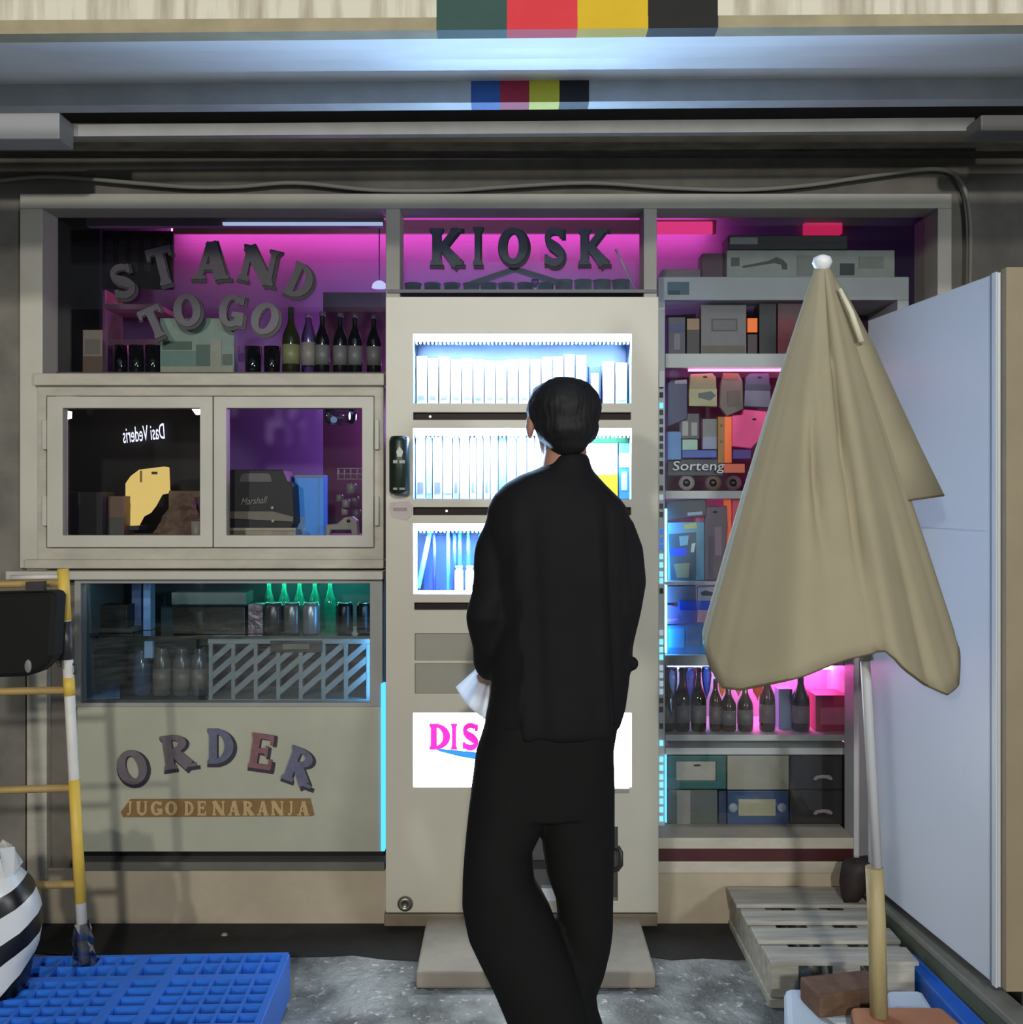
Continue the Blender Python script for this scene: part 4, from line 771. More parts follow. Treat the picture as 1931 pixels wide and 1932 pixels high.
# bottles row
for i, px in enumerate((1261, 1290, 1321)):
    bottle('beer_bottle', '%s dark beer bottle from the left on the bottle shelf' % ORD[i], px, 1262, 1385, 15, YP, darkglass, 'dark beer bottles on the bottle shelf', cap=C(40, 34, 40), lab=C(120, 118, 124), shoulder=.56)
bottle('brown_bottle', 'slim brown bottle between the beer bottles and the ciders', 1353, 1280, 1385, 12, YP + .01, M('brown_glass', (62, 40, 28), .1, spec=.8), None, lab=C(130, 116, 112), shoulder=.6)
for i, px in enumerate((1378, 1410, 1452)):
    bottle('cider_bottle', '%s large brown labelled bottle left of the lone bottle' % ORD[i], px, [1290, 1288, 1264][i], 1385, 15, YP, MATS['brown_glass'], 'large labelled bottles', lab=C(126, 120, 118), shoulder=.58)
bottle('lone_bottle', 'lone dark bottle with a grey label beside the pink box', 1516, 1265, 1386, 17, YP, darkglass, None, lab=C(132, 126, 132), cap=C(90, 40, 60), shoulder=.56)
carton('pink_box', 'deep pink box at the right end of the bottle shelf', 1540, 1312, 1598, 1385, YP + .02, .12, C(190, 60, 100), patches=[(1550, 1335, 1594, 1367, C(214, 120, 156))]); carton('pale_blue_box', 'pale blue box between the bottles on the bottle shelf', 1470, 1300, 1496, 1385, YP + .05, .06, C(150, 180, 220))
fz = YP - .012
for i, (px, c, yt, yb, w_) in enumerate(((1268, (170, 200, 220), 1259, 1352, 11), (1303, (150, 160, 210), 1259, 1330, 12), (1334, (120, 170, 225), 1258, 1320, 10), (1363, (255, 140, 50), 1288, 1314, 7), (1394, (250, 130, 150), 1282, 1314, 8), (1430, (250, 90, 60), 1268, 1322, 14))):
    t = thing('hanging_glass', '%s hanging stemmed glass from the left over the bottle shelf' % ORD[i], 'glass', P(px, yb, fz), 'glasses hanging over the bottle shelf')
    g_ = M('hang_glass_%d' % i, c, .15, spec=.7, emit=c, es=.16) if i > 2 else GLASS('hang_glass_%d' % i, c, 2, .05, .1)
    r_ = w_ / F * fz; hh = Z(yt, fz) - Z(yb, fz); part('bowl', MB().lathe([(.001, 0), (.003, hh * .1), (r_ * .6, hh * .3), (r_, hh * .75), (r_ * .95, hh)], P(px, yb, fz), 14), g_, t)
# bottom boxes
yb1, yb2 = 1425, 1556
def crate(name, label, a, bb, c, d, mat, win, Y=YP - .02, handle=None):
    t = thing(name, label, 'crate', P((a + c) / 2, d, Y)); part('front', MB().frame(a, bb, c, d, Y, .02, [win]), mat, t, bevel=.003)
    part('body', MB().fbox(a + 1, bb + 1, c - 1, d - 1, Y + .03, .22), mat, t, bevel=.003); return t
t = crate('teal_crate', 'teal plastic crate with a white card in its window', 1261, 1426, 1371, 1489, M('teal', (40, 96, 92), .45), (1277, 1437, 1352, 1474))
part('card', MB().fbox(1276, 1436, 1353, 1475, YP - .01, .006), C(176, 172, 160), t); part('card_hole', MB().ell(P(1316, 1444, YP - .01), .014, .003, .004, 12, 6), dark, t)
carton('white_carton', 'plain pale carton between the teal and black crates', 1373, 1426, 1489, 1490, YP - .02, .22, C(160, 156, 140, .6, .1))
for i, (bb, d) in enumerate(((1426, 1490), (1491, 1556))):
    t = thing('black_crate', ['upper black crate with a pale grip slot', 'lower black crate with a pale grip slot'][i], 'crate', P(1549, d, YP - .02)); part('body', MB().fbox(1491, bb, 1607, d, YP - .02, .24), M('crate_black', (40, 34, 36), .4, .2, 8), t, bevel=.004)
    part('grip_slot', MB().poly([(1535, bb + 44), (1540, bb + 38), (1552, bb + 36), (1566, bb + 37), (1572, bb + 42), (1570, bb + 46), (1556, bb + 42), (1545, bb + 43), (1540, bb + 47)], YP - .022, .004), C(150, 142, 142), t)
    part('rib', MB().fbox(1493, bb + 2, 1605, bb + 6, YP - .026, .008), MATS['crate_black'], t)
carton('grey_tub', 'grey-green tub with a white paper strip at the bottom left of the shelves', 1261, 1491, 1354, 1556, YP - .02, .2, C(84, 90, 82), 'tub', patches=[(1278, 1491, 1303, 1555, C(142, 136, 126))])
t = thing('blue_crate', 'blue crate with a pale yellow label below the plain carton', 'crate', P(1430, 1556, YP - .02)); part('body', MB().fbox(1373, 1492, 1489, 1556, YP - .02, .22), M('crate_blue', (44, 70, 110), .45, .1, 10), t, bevel=.003)
part('label_card', MB().fbox(1394, 1508, 1464, 1539, YP - .024, .004), C(170, 164, 132), t)
for px in (1384, 1476): part('round_boss', MB().ell(P(px, 1524, YP - .022), .017, .006, .017, 14, 8), C(150, 158, 166), t)
part('edge_strip', MB().fbox(1357, 1492, 1371, 1556, YP - .02, .2), M('crate_navy', (30, 42, 70), .45), t)

# ------------------------------------------------------------------ white cabinet on the right
def cabpt(px, Y): return X(px, Y)
yn, yf = 2.56, 3.27; xn, xf_ = X(1884, yn), X(1638, yf)
zc0, zc1 = .20, 2.02
wc = thing('white_cabinet', 'tall white cabinet standing at the right edge beside the parasol', 'cabinet', ((xn + xf_) / 2 + .3, 2.9, zc0))
wm = M('cabinet_white', (204, 212, 224), .38, .04, 3)
body = [Vector((xf_, yf, 0)), Vector((xn, yn, 0)), Vector((xn + .62, yn - .0, 0)), Vector((xf_ + .62, yf, 0))]
part('body', MB().prism([p + Vector((0, 0, zc0)) for p in body], (0, 0, zc1 - zc0)), wm, wc, bevel=.004)
dirv = (Vector((xf_, yf, 0)) - Vector((xn, yn, 0))).normalized(); nrm = Vector((-dirv.y, dirv.x, 0)); 
if nrm.x > 0: nrm = -nrm
s0 = Vector((xn, yn, 0))
def strip(t0, t1, th, z0, z1): a = s0 + dirv * t0; bq = s0 + dirv * t1; return MB().prism([a + Vector((0, 0, z0)), bq + Vector((0, 0, z0)), bq + nrm * th + Vector((0, 0, z0)), a + nrm * th + Vector((0, 0, z0))], (0, 0, z1 - z0))
part('edge_trim', strip(0, .018, .006, zc0 - .0, zc1), M('cabinet_trim', (196, 202, 208), .4), wc)
part('groove', strip(.026, .034, .001, zc0, zc1), M('cabinet_groove', (130, 142, 156), .5), wc)
part('side_panel', strip(.05, .70, .003, 1.36, 1.362), wm, wc)
part('front_panel', MB().box(xn + .006, xn + .62, yn - .03, yn - .001, zc0 + .005, zc1 + .005), M('cabinet_front_tan', (142, 129, 102), .6, .12, 5), wc, 'tan wooden front')
part('foot', MB().box(xn + .08, xn + .16, yn + .04, yn + .12, 0.0, zc0), dark, wc); part('foot', MB().box(xn + .5, xn + .58, yn + .04, yn + .12, 0.0, zc0), dark, wc)
part('foot', MB().box(xf_ + .1, xf_ + .18, yf - .12, yf - .04, 0.0, zc0), dark, wc); part('foot', MB().box(xf_ + .48, xf_ + .56, yf - .12, yf - .04, 0.0, zc0), dark, wc)
bt = thing('timber_beam', 'dark green beam with a grey top along the foot of the white cabinet', 'beam', (1.12, 2.7, 0))
pA, pB = Vector((1.165, 3.27, 0)), Vector((1.262, 2.1, 0)); dn = (pB - pA).normalized(); sd = Vector((-dn.y, dn.x, 0)); sd = sd if sd.x > 0 else -sd
part('green_side', MB().prism([pA + Vector((0, 0, .03)), pB + Vector((0, 0, .03)), pB + sd * .06 + Vector((0, 0, .03)), pA + sd * .06 + Vector((0, 0, .03))], (0, 0, .11)), M('beam_green', (84, 92, 74), .7, .2, 8), bt)
part('grey_cap', MB().prism([pA + Vector((0, 0, .14)) , pB + Vector((0, 0, .14)), pB + sd * .07 + Vector((0, 0, .14)), pA + sd * .07 + Vector((0, 0, .14))], (0, 0, .02)), M('beam_cap', (128, 128, 120), .6, .2, 12), bt, bevel=.003)
part('support', MB().box(pA.x + .0, pA.x + .06, 3.1, 3.2, 0, .03), dark, bt); part('support', MB().box(pB.x - .02, pB.x + .05, 2.25, 2.35, 0, .03), dark, bt)
bk = MB(); rs_ = random.Random(4); rings = []
for i in range(9):
    t = i / 8; q = P(1604 + 22 * t, 1705 - 66 * math.sin(t * 1.9), 3.27); r_ = .012 + .034 * math.sin(math.pi * (.12 + .8 * t))
    rings.append([Vector((q.x + (r_ + rs_.uniform(-.004, .004)) * math.cos(a_), q.y + (r_ + rs_.uniform(-.004, .004)) * math.sin(a_), max(.138, q.z) + .004 * math.sin(3 * a_) + i * .004)) for a_ in [2 * math.pi * k / 14 for k in range(14)]])
bk.loft(rings)
single('bundled_sack', bk, M('sack_dark', (44, 32, 30), .7, .4, 20), 'dark bundled sack at the foot of the pole by the white post', 'sack')

# ------------------------------------------------------------------ parasol
YU = 2.42
pu = thing('parasol', 'closed beige parasol with a wooden foot pole before the white cabinet', 'parasol', P(1655, 1916, YU))
clothm = M('parasol_cloth', (153, 145, 120), .85, .08, 6, .08)
hem_pts = [(1328, 1213), (1334, 1250), (1350, 1285), (1380, 1284), (1450, 1256), (1550, 1222), (1619, 1205), (1648, 1236), (1700, 1270), (1750, 1293), (1785, 1282), (1803, 1215)]
def hem_y(px):
    for (x0, y0), (x1, y1) in zip(hem_pts, hem_pts[1:]):
        if x0 <= px <= x1: return y0 + (y1 - y0) * (px - x0) / (x1 - x0)
    return 1213
NU, NV = 56, 30
def crease(u, t):   # depth offset (towards the camera is negative)
    d = 0
    d += .05 * math.exp(-((u - (-.02 + .2 * t)) / .05) ** 2) * (1 - abs(t - .35)) * t ** .5       # main valley
    d -= .03 * math.exp(-((u - .3) / .16) ** 2) * t
    d -= .035 * math.exp(-((u + .45) / .2) ** 2) * t
    d += .03 * math.exp(-((u - (-.62 + .55 * t)) / .07) ** 2) * math.exp(-((t - .55) / .16) ** 2)
    d += .025 * math.exp(-((u - .62) / .06) ** 2) * max(0, t - .5) * 2
    return d
def canopy_pt(u, t, front):
    # u in [-1, 1] across, t in [0, 1] down
    pxh = 1565.5 + u * 237.5
    yb = hem_y(pxh) if front else 1200 - 20 * math.cos(u * 5)
    xt = 1552 + u * 9
    bulge = math.sin(t * math.pi) * (-6 if u < 0 else 4) * abs(u)
    px = xt + (pxh - xt) * t + bulge; py = 497 + (yb - 497) * t
    hd = (.012 + .16 * t) * math.sqrt(max(0, 1 - u * u))
    dy = -hd + crease(u, t) * math.sqrt(max(0, 1 - u * u)) if front else hd * .8
    q = P(px, py, YU); return Vector((q.x * (YU) / YU, YU + dy, q.z))
rings = []
us = [-math.cos(math.pi * k / NU) for k in range(NU + 1)]
for j in range(NV + 1):
    t = j / NV; rings.append([canopy_pt(u, t, True) for u in us] + [canopy_pt(u, t, False) for u in us[::-1][1:-1]])
cp = MB().loft(rings, cap=False); co_ = part('canopy', cp, clothm, pu)
so = co_.modifiers.new('thick', 'SOLIDIFY'); so.thickness = .003; so.offset = 1
hm_ = MB().tube([canopy_pt(u, 1.0, True) for u in us[1:-1]], .0035, 6); part('hem_piping', hm_, M('hem_dark', (92, 82, 58), .8), pu)
# folded flap on the right
fl_r = [(1562, 500), (1600, 560), (1650, 655), (1700, 765), (1740, 850), (1781, 934)]
fm_ = MB(); rws = []
for (x_, y_) in fl_r:
    t = (y_ - 497) / 716; xin = 1552 + 90 * t
    yin = y_ + (40 * t if y_ > 600 else 0)
    rws.append([P(x_, y_, YU + .0), P((x_ * 2 + xin) / 3, y_ + (yin - y_) * .33, YU - .035 * t - .004), P((x_ + xin * 2) / 3, y_ + (yin - y_) * .8, YU - .075 * t - .004), P(xin, yin, YU - .05 * t)])
fm_.loft(rws, cap=False, closed=False); fo = part('folded_flap', fm_, clothm, pu); so = fo.modifiers.new('thick', 'SOLIDIFY'); so.thickness = .005; so.offset = 0
part('hem_piping', MB().tube(rws[-1], .0035, 6), MATS['hem_dark'], pu)
part('finial', MB().lathe([(.008, -.012), (.018, 0), (.024, .012), (.02, .024), (.008, .03), (.001, .031)], P(1552, 505, YU - .005), 16), white, pu, 'white finial')
part('strap', MB().tube([P(1585, 545, YU - .03), P(1607, 590, YU - .035), P(1626, 645, YU - .035)], [.005, .007, .008], 8), M('strap_cream', (206, 202, 180), .6), pu)
part('pole', MB().tube([P(1560, 540, YU), P(1632, 1230, YU), P(1656, 1640, YU)], .012, 12), M('pole_white', (190, 192, 196), .35), pu)
part('runner', MB().tube([P(1628, 1195, YU), P(1634, 1245, YU)], .018, 12), M('runner_grey', (168, 166, 160), .4), pu)
part('foot_pole', MB().tube([P(1650, 1636, YU), P(1655, 1740, YU), P(1659, 1916, YU)], .021, 12), M('pole_wood', (176, 162, 120), .6, .25, 10, .1, stretch=(4, 4, .6)), pu)
# base blocks
zg = Z(1893, YU)
sb = thing('parasol_weight', 'terracotta coloured block gripping the foot of the parasol pole', 'block', (X(1700, YU), YU, 0))
part('block', MB().prism([Vector((.80, 2.26, 0)), Vector((1.09, 2.26, 0)), Vector((1.055, 2.47, 0)), Vector((.83, 2.47, 0))], (0, 0, .2)), M('terracotta', (170, 116, 84), .75, .15, 12, .15), sb, bevel=.012)
bx_ = thing('white_base_block', 'pale blue-white block with rounded edges under the brick', 'block', (X(1560, 2.5), 2.5, 0))
part('block', MB().prism([Vector((.645, 2.36, 0)), Vector((.785, 2.36, 0)), Vector((.80, 2.485, 0)), Vector((.93, 2.485, 0)), Vector((.93, 2.66, 0)), Vector((.72, 2.66, 0))], (0, 0, Z(1876, 2.62))), M('block_pale', (190, 206, 220), .5, .08, 8), bx_, bevel=.018)
bx2 = MB().prism([Vector((X(1672, 2.6), 2.56, 0)), Vector((X(1760, 2.6), 2.56, 0)), Vector((X(1740, 2.7), 2.7, 0)), Vector((X(1672, 2.7), 2.7, 0))], (0, 0, Z(1866, 2.7)))
single('white_base_block', bx2, MATS['block_pale'], 'pale block behind the pole to the right of the brick', 'block', bevel=.015)
br = MB().box(-.095, .095, -.05, .05, 0, .06).xf(Matrix.Translation(Vector((X(1592, 2.56), 2.56, Z(1876, 2.62) + .002))) @ Matrix.Rotation(R(12), 4, 'Z'))
single('brick', br, M('brick_red', (106, 80, 62), .85, .35, 25, .4), 'rough red brick lying on the pale block beside the pole', 'brick', bevel=.006)
bc = thing('blue_tub', 'blue plastic strip on the ground beside the green beam', 'tub', (X(1770, 2.6), 2.6, 0))
bluep = M('pallet_blue', (44, 112, 214), .4, .12, 6)
part('side', MB().prism([Vector((1.155, 2.96, 0)), Vector((1.185, 2.96, 0)), Vector((1.215, 2.5, 0)), Vector((1.165, 2.5, 0))], (0, 0, .095)), bluep, bc, bevel=.004)
part('rim', MB().prism([Vector((1.175, 2.96, .095)), Vector((1.185, 2.96, .095)), Vector((1.215, 2.5, .095)), Vector((1.205, 2.5, .095))], (0, 0, .008)), bluep, bc)

# ------------------------------------------------------------------ wooden pallet step
zp = .136
wp = thing('wooden_pallet', 'weathered grey wooden pallet lying against the wall under the shelves', 'pallet', (X(1560, 3.1), 3.1, 0))
wood = M('weathered_wood', (176, 173, 162), .8, .35, 7, .25, stretch=(.6, 5, 5))
def gY(py, z): return F * (CAMZ - z) / (py - HY)
xl = X(1455, gY(1815, zp)); xr = xl + .42
for (ya, yb) in ((1664, 1707), (1717, 1739), (1750, 1775), (1786, 1815)):
    y1_, y0_ = min(gY(ya, zp), 3.39), gY(yb, zp)
    s_ = (y0_ - 2.84); part('plank', MB().box(xl - .02 * s_, xr, y0_, y1_, zp - .012, zp), wood, wp, bevel=.003)
for x_ in (xl + .005, xl + .18, xl + .335):
    part('stringer', MB().box(x_, x_ + .08, 2.86, 3.38, .025, zp - .0125), wood, wp, bevel=.003)
    part('bottom_board', MB().box(x_ - .005, x_ + .085, 2.85, 3.385, 0, .025), wood, wp, bevel=.002)
st = thing('stone_step', 'low worn stone step in front of the dispenser', 'step', (0, 3.15, 0))
ys0 = gY(1834, .05)
part('slab', MB().box(X(785, ys0), X(1238, ys0), ys0, YD - .006, 0, .052), M('step_stone', (148, 142, 130), .8, .3, 5, .25), st, bevel=.008)

# ------------------------------------------------------------------ blue pallet
zb_ = .15; YBk = 2.87
bpal = thing('blue_pallet', 'blue plastic pallet with a grid deck on the ground at lower left', 'pallet', (X(545, YBk) - .5, 2.5, 0))
mt_ = Matrix.Translation(Vector((X(545, YBk), YBk, 0))) @ Matrix.Rotation(R(2.0), 4, 'Z')
PWX, PDY = 1.1, .82
def lattice(u0, u1, v0, v1, nu, nv, rim, rib):
    cu = (u1 - u0 - 2 * rim) / nu; cv = (v1 - v0 - 2 * rim) / nv
    us_ = [u0]; vs_ = [v0]
    for i in range(nu): us_ += [u0 + rim + i * cu + (rib if i else 0), u0 + rim + (i + 1) * cu]
    for i in range(nv): vs_ += [v0 + rim + i * cv + (rib if i else 0), v0 + rim + (i + 1) * cv]
    us_.append(u1); vs_.append(v1)
    H = [(us_[2 * i + 1], vs_[2 * j + 1], us_[2 * i + 2], vs_[2 * j + 2]) for i in range(nu) for j in range(nv)]
    return us_, vs_, H
secs = [(-PWX, -.78, 5, 14, .02), (-.78, -.70, 1, 6, .02), (-.70, -.40, 5, 12, .02), (-.40, -.30, 1, 7, .022), (-.30, 0, 5, 12, .026)]
for u0, u1, nu, nv, rim in secs:
    vv = [-PDY, -.56, -.50, -.14, 0]
    for k in range(4):
        n_v = [4, 1, 7, 3][k]
        us_, vs_, H = lattice(u0, u1, vv[k], vv[k + 1], nu if k != 1 else max(1, nu // 2), n_v if k != 3 else 2, .014, .009)
        m = MB().grid(us_, vs_, lambda u, v: not any(h[0] < u < h[2] and h[1] < v < h[3] for h in H), lambda u, v, kk: mt_ @ Vector((u, v, zb_ - .028 * kk)))
        part('deck_grid', m, bluep, bpal)
part('under_deck', MB().box(-PWX + .02, -.02, -PDY + .02, -.02, .03, .034, mt_), M('pallet_blue_dark', (10, 40, 120), .5), bpal)
part('skirt', MB().box(-.012, .004, -PDY, .0, .02, zb_ - .004, mt_), bluep, bpal, bevel=.003); part('skirt', MB().box(-PWX, 0, -.012, .004, .05, zb_ - .004, mt_), bluep, bpal, bevel=.003)
for u in (-PWX + .0, -.62, -.13):
    for v in (-PDY, -.48, -.14): part('foot', MB().box(u, u + .12, v, v + .13, 0, zb_ - .028, mt_), bluep, bpal, bevel=.004)
# striped bag standing on it
sbg = thing('striped_bag', 'white and black striped plastic bag at the left edge on the blue pallet', 'bag', (X(-40, 2.62), 2.66, zb_))
rb_ = random.Random(5)
def bag_ring(t, wob):
    cx = X(-62, 2.64); w_ = .165 - .02 * math.cos(t * 6); dpt = .09
    if t > .8: w_ *= 1 - (t - .8) * 1.2; dpt *= 1 - (t - .8) * 2
    return [Vector((cx + (w_ + wob * rb_.uniform(-1, 1)) * math.copysign(abs(math.cos(a)) ** .7, math.cos(a)), 2.65 + (dpt + wob * rb_.uniform(-1, 1)) * math.copysign(abs(math.sin(a)) ** .7, math.sin(a)), zb_ + .005 + t * .335 + (wob * rb_.uniform(-1, 1)))) for a in [2 * math.pi * k / 20 for k in range(20)]]
bgm = bpy.data.materials.new('striped_plastic'); bgm.use_nodes = True; nt = bgm.node_tree; b = nt.nodes['Principled BSDF']; b.inputs['Roughness'].default_value = .35
tc = nt.nodes.new('ShaderNodeTexCoord'); mp = nt.nodes.new('ShaderNodeMapping'); mp.inputs['Rotation'].default_value = (0, R(28), 0)
wv_ = nt.nodes.new('ShaderNodeTexWave'); wv_.bands_direction = 'Z'; wv_.inputs['Scale'].default_value = 3.0; wv_.inputs['Distortion'].default_value = 4.5; wv_.inputs['Detail'].default_value = 1; wv_.inputs['Phase Offset'].default_value = 1.4
cr = nt.nodes.new('ShaderNodeValToRGB'); cr.color_ramp.interpolation = 'CONSTANT'; cr.color_ramp.elements[0].color = (*rgb(20, 20, 22), 1); cr.color_ramp.elements[1].position = .42; cr.color_ramp.elements[1].color = (*rgb(205, 210, 212), 1)
nt.links.new(tc.outputs['Object'], mp.inputs[0]); nt.links.new(mp.outputs[0], wv_.inputs['Vector']); nt.links.new(wv_.outputs['Color'], cr.inputs[0]); nt.links.new(cr.outputs[0], b.inputs['Base Color'])
part('bag_body', MB().loft([bag_ring(i / 12, .0045 if i else .0) for i in range(13)]), bgm, sbg, smooth=True)
part('bag_mouth', MB().loft([[p + Vector((0, 0, .0)) for p in bag_ring(.93, .01)], [Vector((p.x, p.y, p.z + .03)) for p in bag_ring(1.0, .014)]], cap=False), M('bag_white', (196, 198, 196), .4), sbg, smooth=False)

# ------------------------------------------------------------------ ladder with its hangers
YL = 2.80
ld = thing('ladder', 'yellow and white striped ladder frame standing on the blue pallet', 'ladder', P(150, 1800, YL))
yel = M('ladder_yellow', (214, 180, 76), .5, .15, 10); lwh = M('ladder_white', (206, 204, 198), .5, .15, 10)
def rp(px_off, y): t = (y - 1075) / 700; return P(119 + 37 * t + px_off, y, YL + .0)
foot_y = 936 + F * (CAMZ - zb_) / YL
part('rail', MB().tube([rp(0, 1075), rp(0, foot_y - 2)], .0145, 12), lwh, ld); part('rail', MB().tube([rp(-300, 1080), rp(-300, foot_y - 2)], .0145, 12), lwh, ld)
for a, bb in ((1073, 1170), (1278, 1312), (1470, 1702)): part('yellow_band', MB().tube([rp(0, a), rp(0, bb)], .0155, 12), yel, ld)
for y, y2 in ((1100, 1106), (1302, 1308), (1486, 1496), (1668, 1676)): part('rung', MB().tube([rp(-300, y2), rp(0, y)], .0105, 10), M('rung_ochre', (168, 140, 82), .55, .2, 10), ld)
part('cross_bar', MB().tube([rp(-100, 1090), rp(-4, 1088)], .007, 8), lwh, ld)
part('label_sleeve', MB().tube([rp(0, 1172), rp(0, 1244)], .0162, 12), M('sleeve_dark', (62, 62, 62), .4, .5, 60), ld); part('clip', MB().tube([rp(8, 1252), rp(14, 1256), rp(14, 1270), rp(6, 1272)], .003, 6), dark, ld)
pw = MB(); rp_ = random.Random(9); rings = []
for i in range(6):
    t = i / 5; rings.append([rp(0, 1740 + t * (foot_y - 1742)) + Vector(((.022 + .012 * t + rp_.uniform(-.008, .008)) * math.cos(a), (.022 + .01 * t + rp_.uniform(-.006, .006)) * math.sin(a), 0)) for a in [2 * math.pi * k / 9 for k in range(9)]])
pw.loft(rings, cap=False); part('plastic_wrap', pw, GLASS('wrap', (190, 192, 198), 3, .15, .12), ld, smooth=False)
hb = thing('black_bag', 'black box-shaped bag hanging from the ladder at the left edge', 'bag', P(20, 1285, 2.72))
part('bag_body', MB().poly([(-120, 1122), (100, 1116), (105, 1126), (100, 1200), (98, 1238), (88, 1254), (70, 1270), (46, 1277), (-120, 1284)], 2.70, .075), M('bag_black', (10, 10, 10), .7, .2, 10, spec=.25), hb, bevel=.012)
part('strap', MB().poly([(48, 1098), (82, 1097), (82, 1122), (48, 1124)], 2.735, .02), dark, hb); part('strap', MB().poly([(-100, 1098), (-70, 1097), (-70, 1122), (-100, 1124)], 2.735, .02), dark, hb)
part('reflector', MB().ell(P(53, 1257, 2.70), .010, .003, .018, 12, 8), midgrey, hb)
pl_ = thing('plastic_sleeve', 'empty clear plastic sleeve taped to the ladder beside the black bag', 'sleeve', P(112, 1270, YL - .03)); part('sleeve', MB().poly([(103, 1176), (114, 1170), (118, 1262), (108, 1258), (101, 1230)], YL - .025, .008), GLASS('sleeve_film', (150, 150, 140), 2, .2, .15), pl_)

# ------------------------------------------------------------------ the person
YPn = 2.58
pe = thing('person', 'person in a black jacket and loose black trousers facing the dispenser', 'person', (X(1040, YPn), YPn, 0))
skin = M('skin', (166, 122, 104), .55, .08, 10)
def hring(py, a, c, yc, hd, n=28, pw_=1.0):
    z = Z(py, YPn); cx = (X(a, YPn) + X(c, YPn)) / 2; hw = (X(c, YPn) - X(a, YPn)) / 2
    f = lambda v: math.copysign(abs(v) ** pw_, v)
    return [Vector((cx + hw * f(math.cos(t)), YPn + yc + hd * f(math.sin(t)), z)) for t in [2 * math.pi * k / n for k in range(n)]]
def remesh(name, mb, mat, parent, vox, sm=4, disp=None, label=None):
    org = ORG[parent]; me = bpy.data.meshes.new(name); me.from_pydata([p - org for p in mb.v], [], mb.f)
    bm = bmesh.new(); bm.from_mesh(me); bmesh.ops.recalc_face_normals(bm, faces=bm.faces); bm.to_mesh(me); bm.free()
    o = bpy.data.objects.new(name, me); COL.objects.link(o)
    r = o.modifiers.new('r', 'REMESH'); r.mode = 'VOXEL'; r.voxel_size = vox
    s = o.modifiers.new('s', 'SMOOTH'); s.factor = .5; s.iterations = sm
    dg = bpy.context.evaluated_depsgraph_get(); m2 = bpy.data.meshes.new_from_object(o.evaluated_get(dg)); o.modifiers.clear(); o.data = m2; m2.name = name
    if disp:
        m2.update(); ns_ = [v.normal.copy() for v in m2.vertices]
        for v, n in zip(m2.vertices, ns_): v.co += n * disp(v.co + org, n)
    for p in m2.polygons: p.use_smooth = True
    m2.materials.clear(); m2.materials.append(mat); o.parent = parent; ORG[o] = org
    if label: o['label'] = label
    return o
# body: one continuous figure (head, neck, trunk, arms, hands, legs, feet)
bd = MB()
hc = P(1062, 790, YPn + .02); rotz = Matrix.Rotation(R(14), 3, 'Z')
def hp(x, y, z): return hc + rotz @ Vector((x, y, z))          # head-local: +y is the face direction
bd.ell(hp(0, -.012, .016), .072, .09, .078, rot=rotz); bd.ell(hp(0, .03, -.045), .055, .06, .075, rot=rotz)
bd.ell(hp(0, .098, -.02), .011, .02, .024, 12, 8); bd.ell(hp(0, .094, -.066), .022, .01, .008, 12, 8); bd.ell(hp(0, .085, -.1), .022, .016, .016, 12, 8); bd.ell(hp(0, .088, .03), .05, .012, .012, 12, 8, rot=rotz)
for s in (-1, 1): bd.ell(hp(s * .086, .005, -.02), .011, .022, .036, 12, 8, rot=rotz)
bd.tube([hp(0, -.02, -.03), P(1068, 850, YPn + .01), P(1064, 905, YPn + .0)], [.056, .054, .062], 16)
bd.loft([hring(y, a, c, yc, hd) for y, a, c, yc, hd in ((900, 1000, 1110, .0, .06), (940, 940, 1170, 0, .08), (1000, 940, 1180, .0, .1), (1150, 960, 1165, .01, .095), (1250, 965, 1155, .02, .09), (1380, 945, 1140, .02, .085), (1470, 945, 1138, .015, .085))])
shL, elL, wrL = P(950, 965, YPn), P(926, 1165, YPn - .02), P(928, 1265, YPn + .12)
shR, elR, wrR = P(1160, 985, YPn), P(1172, 1160, YPn - .005), P(1165, 1262, YPn + .16)
bd.tube([shL, elL, wrL], [.042, .034, .026], 12); bd.tube([shR, elR, wrR], [.042, .034, .026], 12)
def hand(w_, d, side):
    d = d.normalized(); sd_ = Vector((1, 0, 0)) - d * d.x; sd_.normalize(); up_ = sd_.cross(d)
    pc = w_ + d * .045; m3 = Matrix((sd_, d, up_)).transposed()
    bd.ell(pc, .038, .048, .016, 14, 8, rot=m3)
    for i, (o_, L_) in enumerate(((-.030, .062), (-.010, .074), (.010, .07), (.028, .056))):
        b0 = pc + sd_ * o_ + d * .035; curl = -up_
        bd.tube([b0, b0 + d * L_ * .5 + curl * .006, b0 + d * L_ * .78 + curl * .022, b0 + d * L_ * .85 + curl * .04], [.0095, .009, .0085, .007], 8)
    th = pc - sd_ * (-side) * .034 - d * .01
    bd.tube([th, th + sd_ * side * .02 + d * .025 - up_ * .008, th + sd_ * side * .018 + d * .055 - up_ * .018], [.0115, .0105, .008], 8)
hand(wrL, Vector((-.12, .8, -.5)), 1); hand(wrR, Vector((-.5, .8, -.2)), -1)
hipL, knL, anL = P(985, 1470, YPn), P(955, 1700, YPn - .05), P(1040, 1950, YPn - .06)
hipR, knR, anR = P(1100, 1470, YPn), P(1105, 1700, YPn - .0), P(1085, 1945, YPn + .05)
bd.tube([hipL, knL, anL], [.058, .042, .034], 14); bd.tube([hipR, knR, anR], [.058, .042, .034], 14)
for an, dx in ((anL, .03), (anR, .02)): bd.tube([Vector((an.x, an.y - .03, .055)), Vector((an.x + dx, an.y + .06, .04)), Vector((an.x + dx * 2, an.y + .15, .03))], [.04, .04, .03], 12)
body_o = remesh('body', bd, skin, pe, .0065, 5)
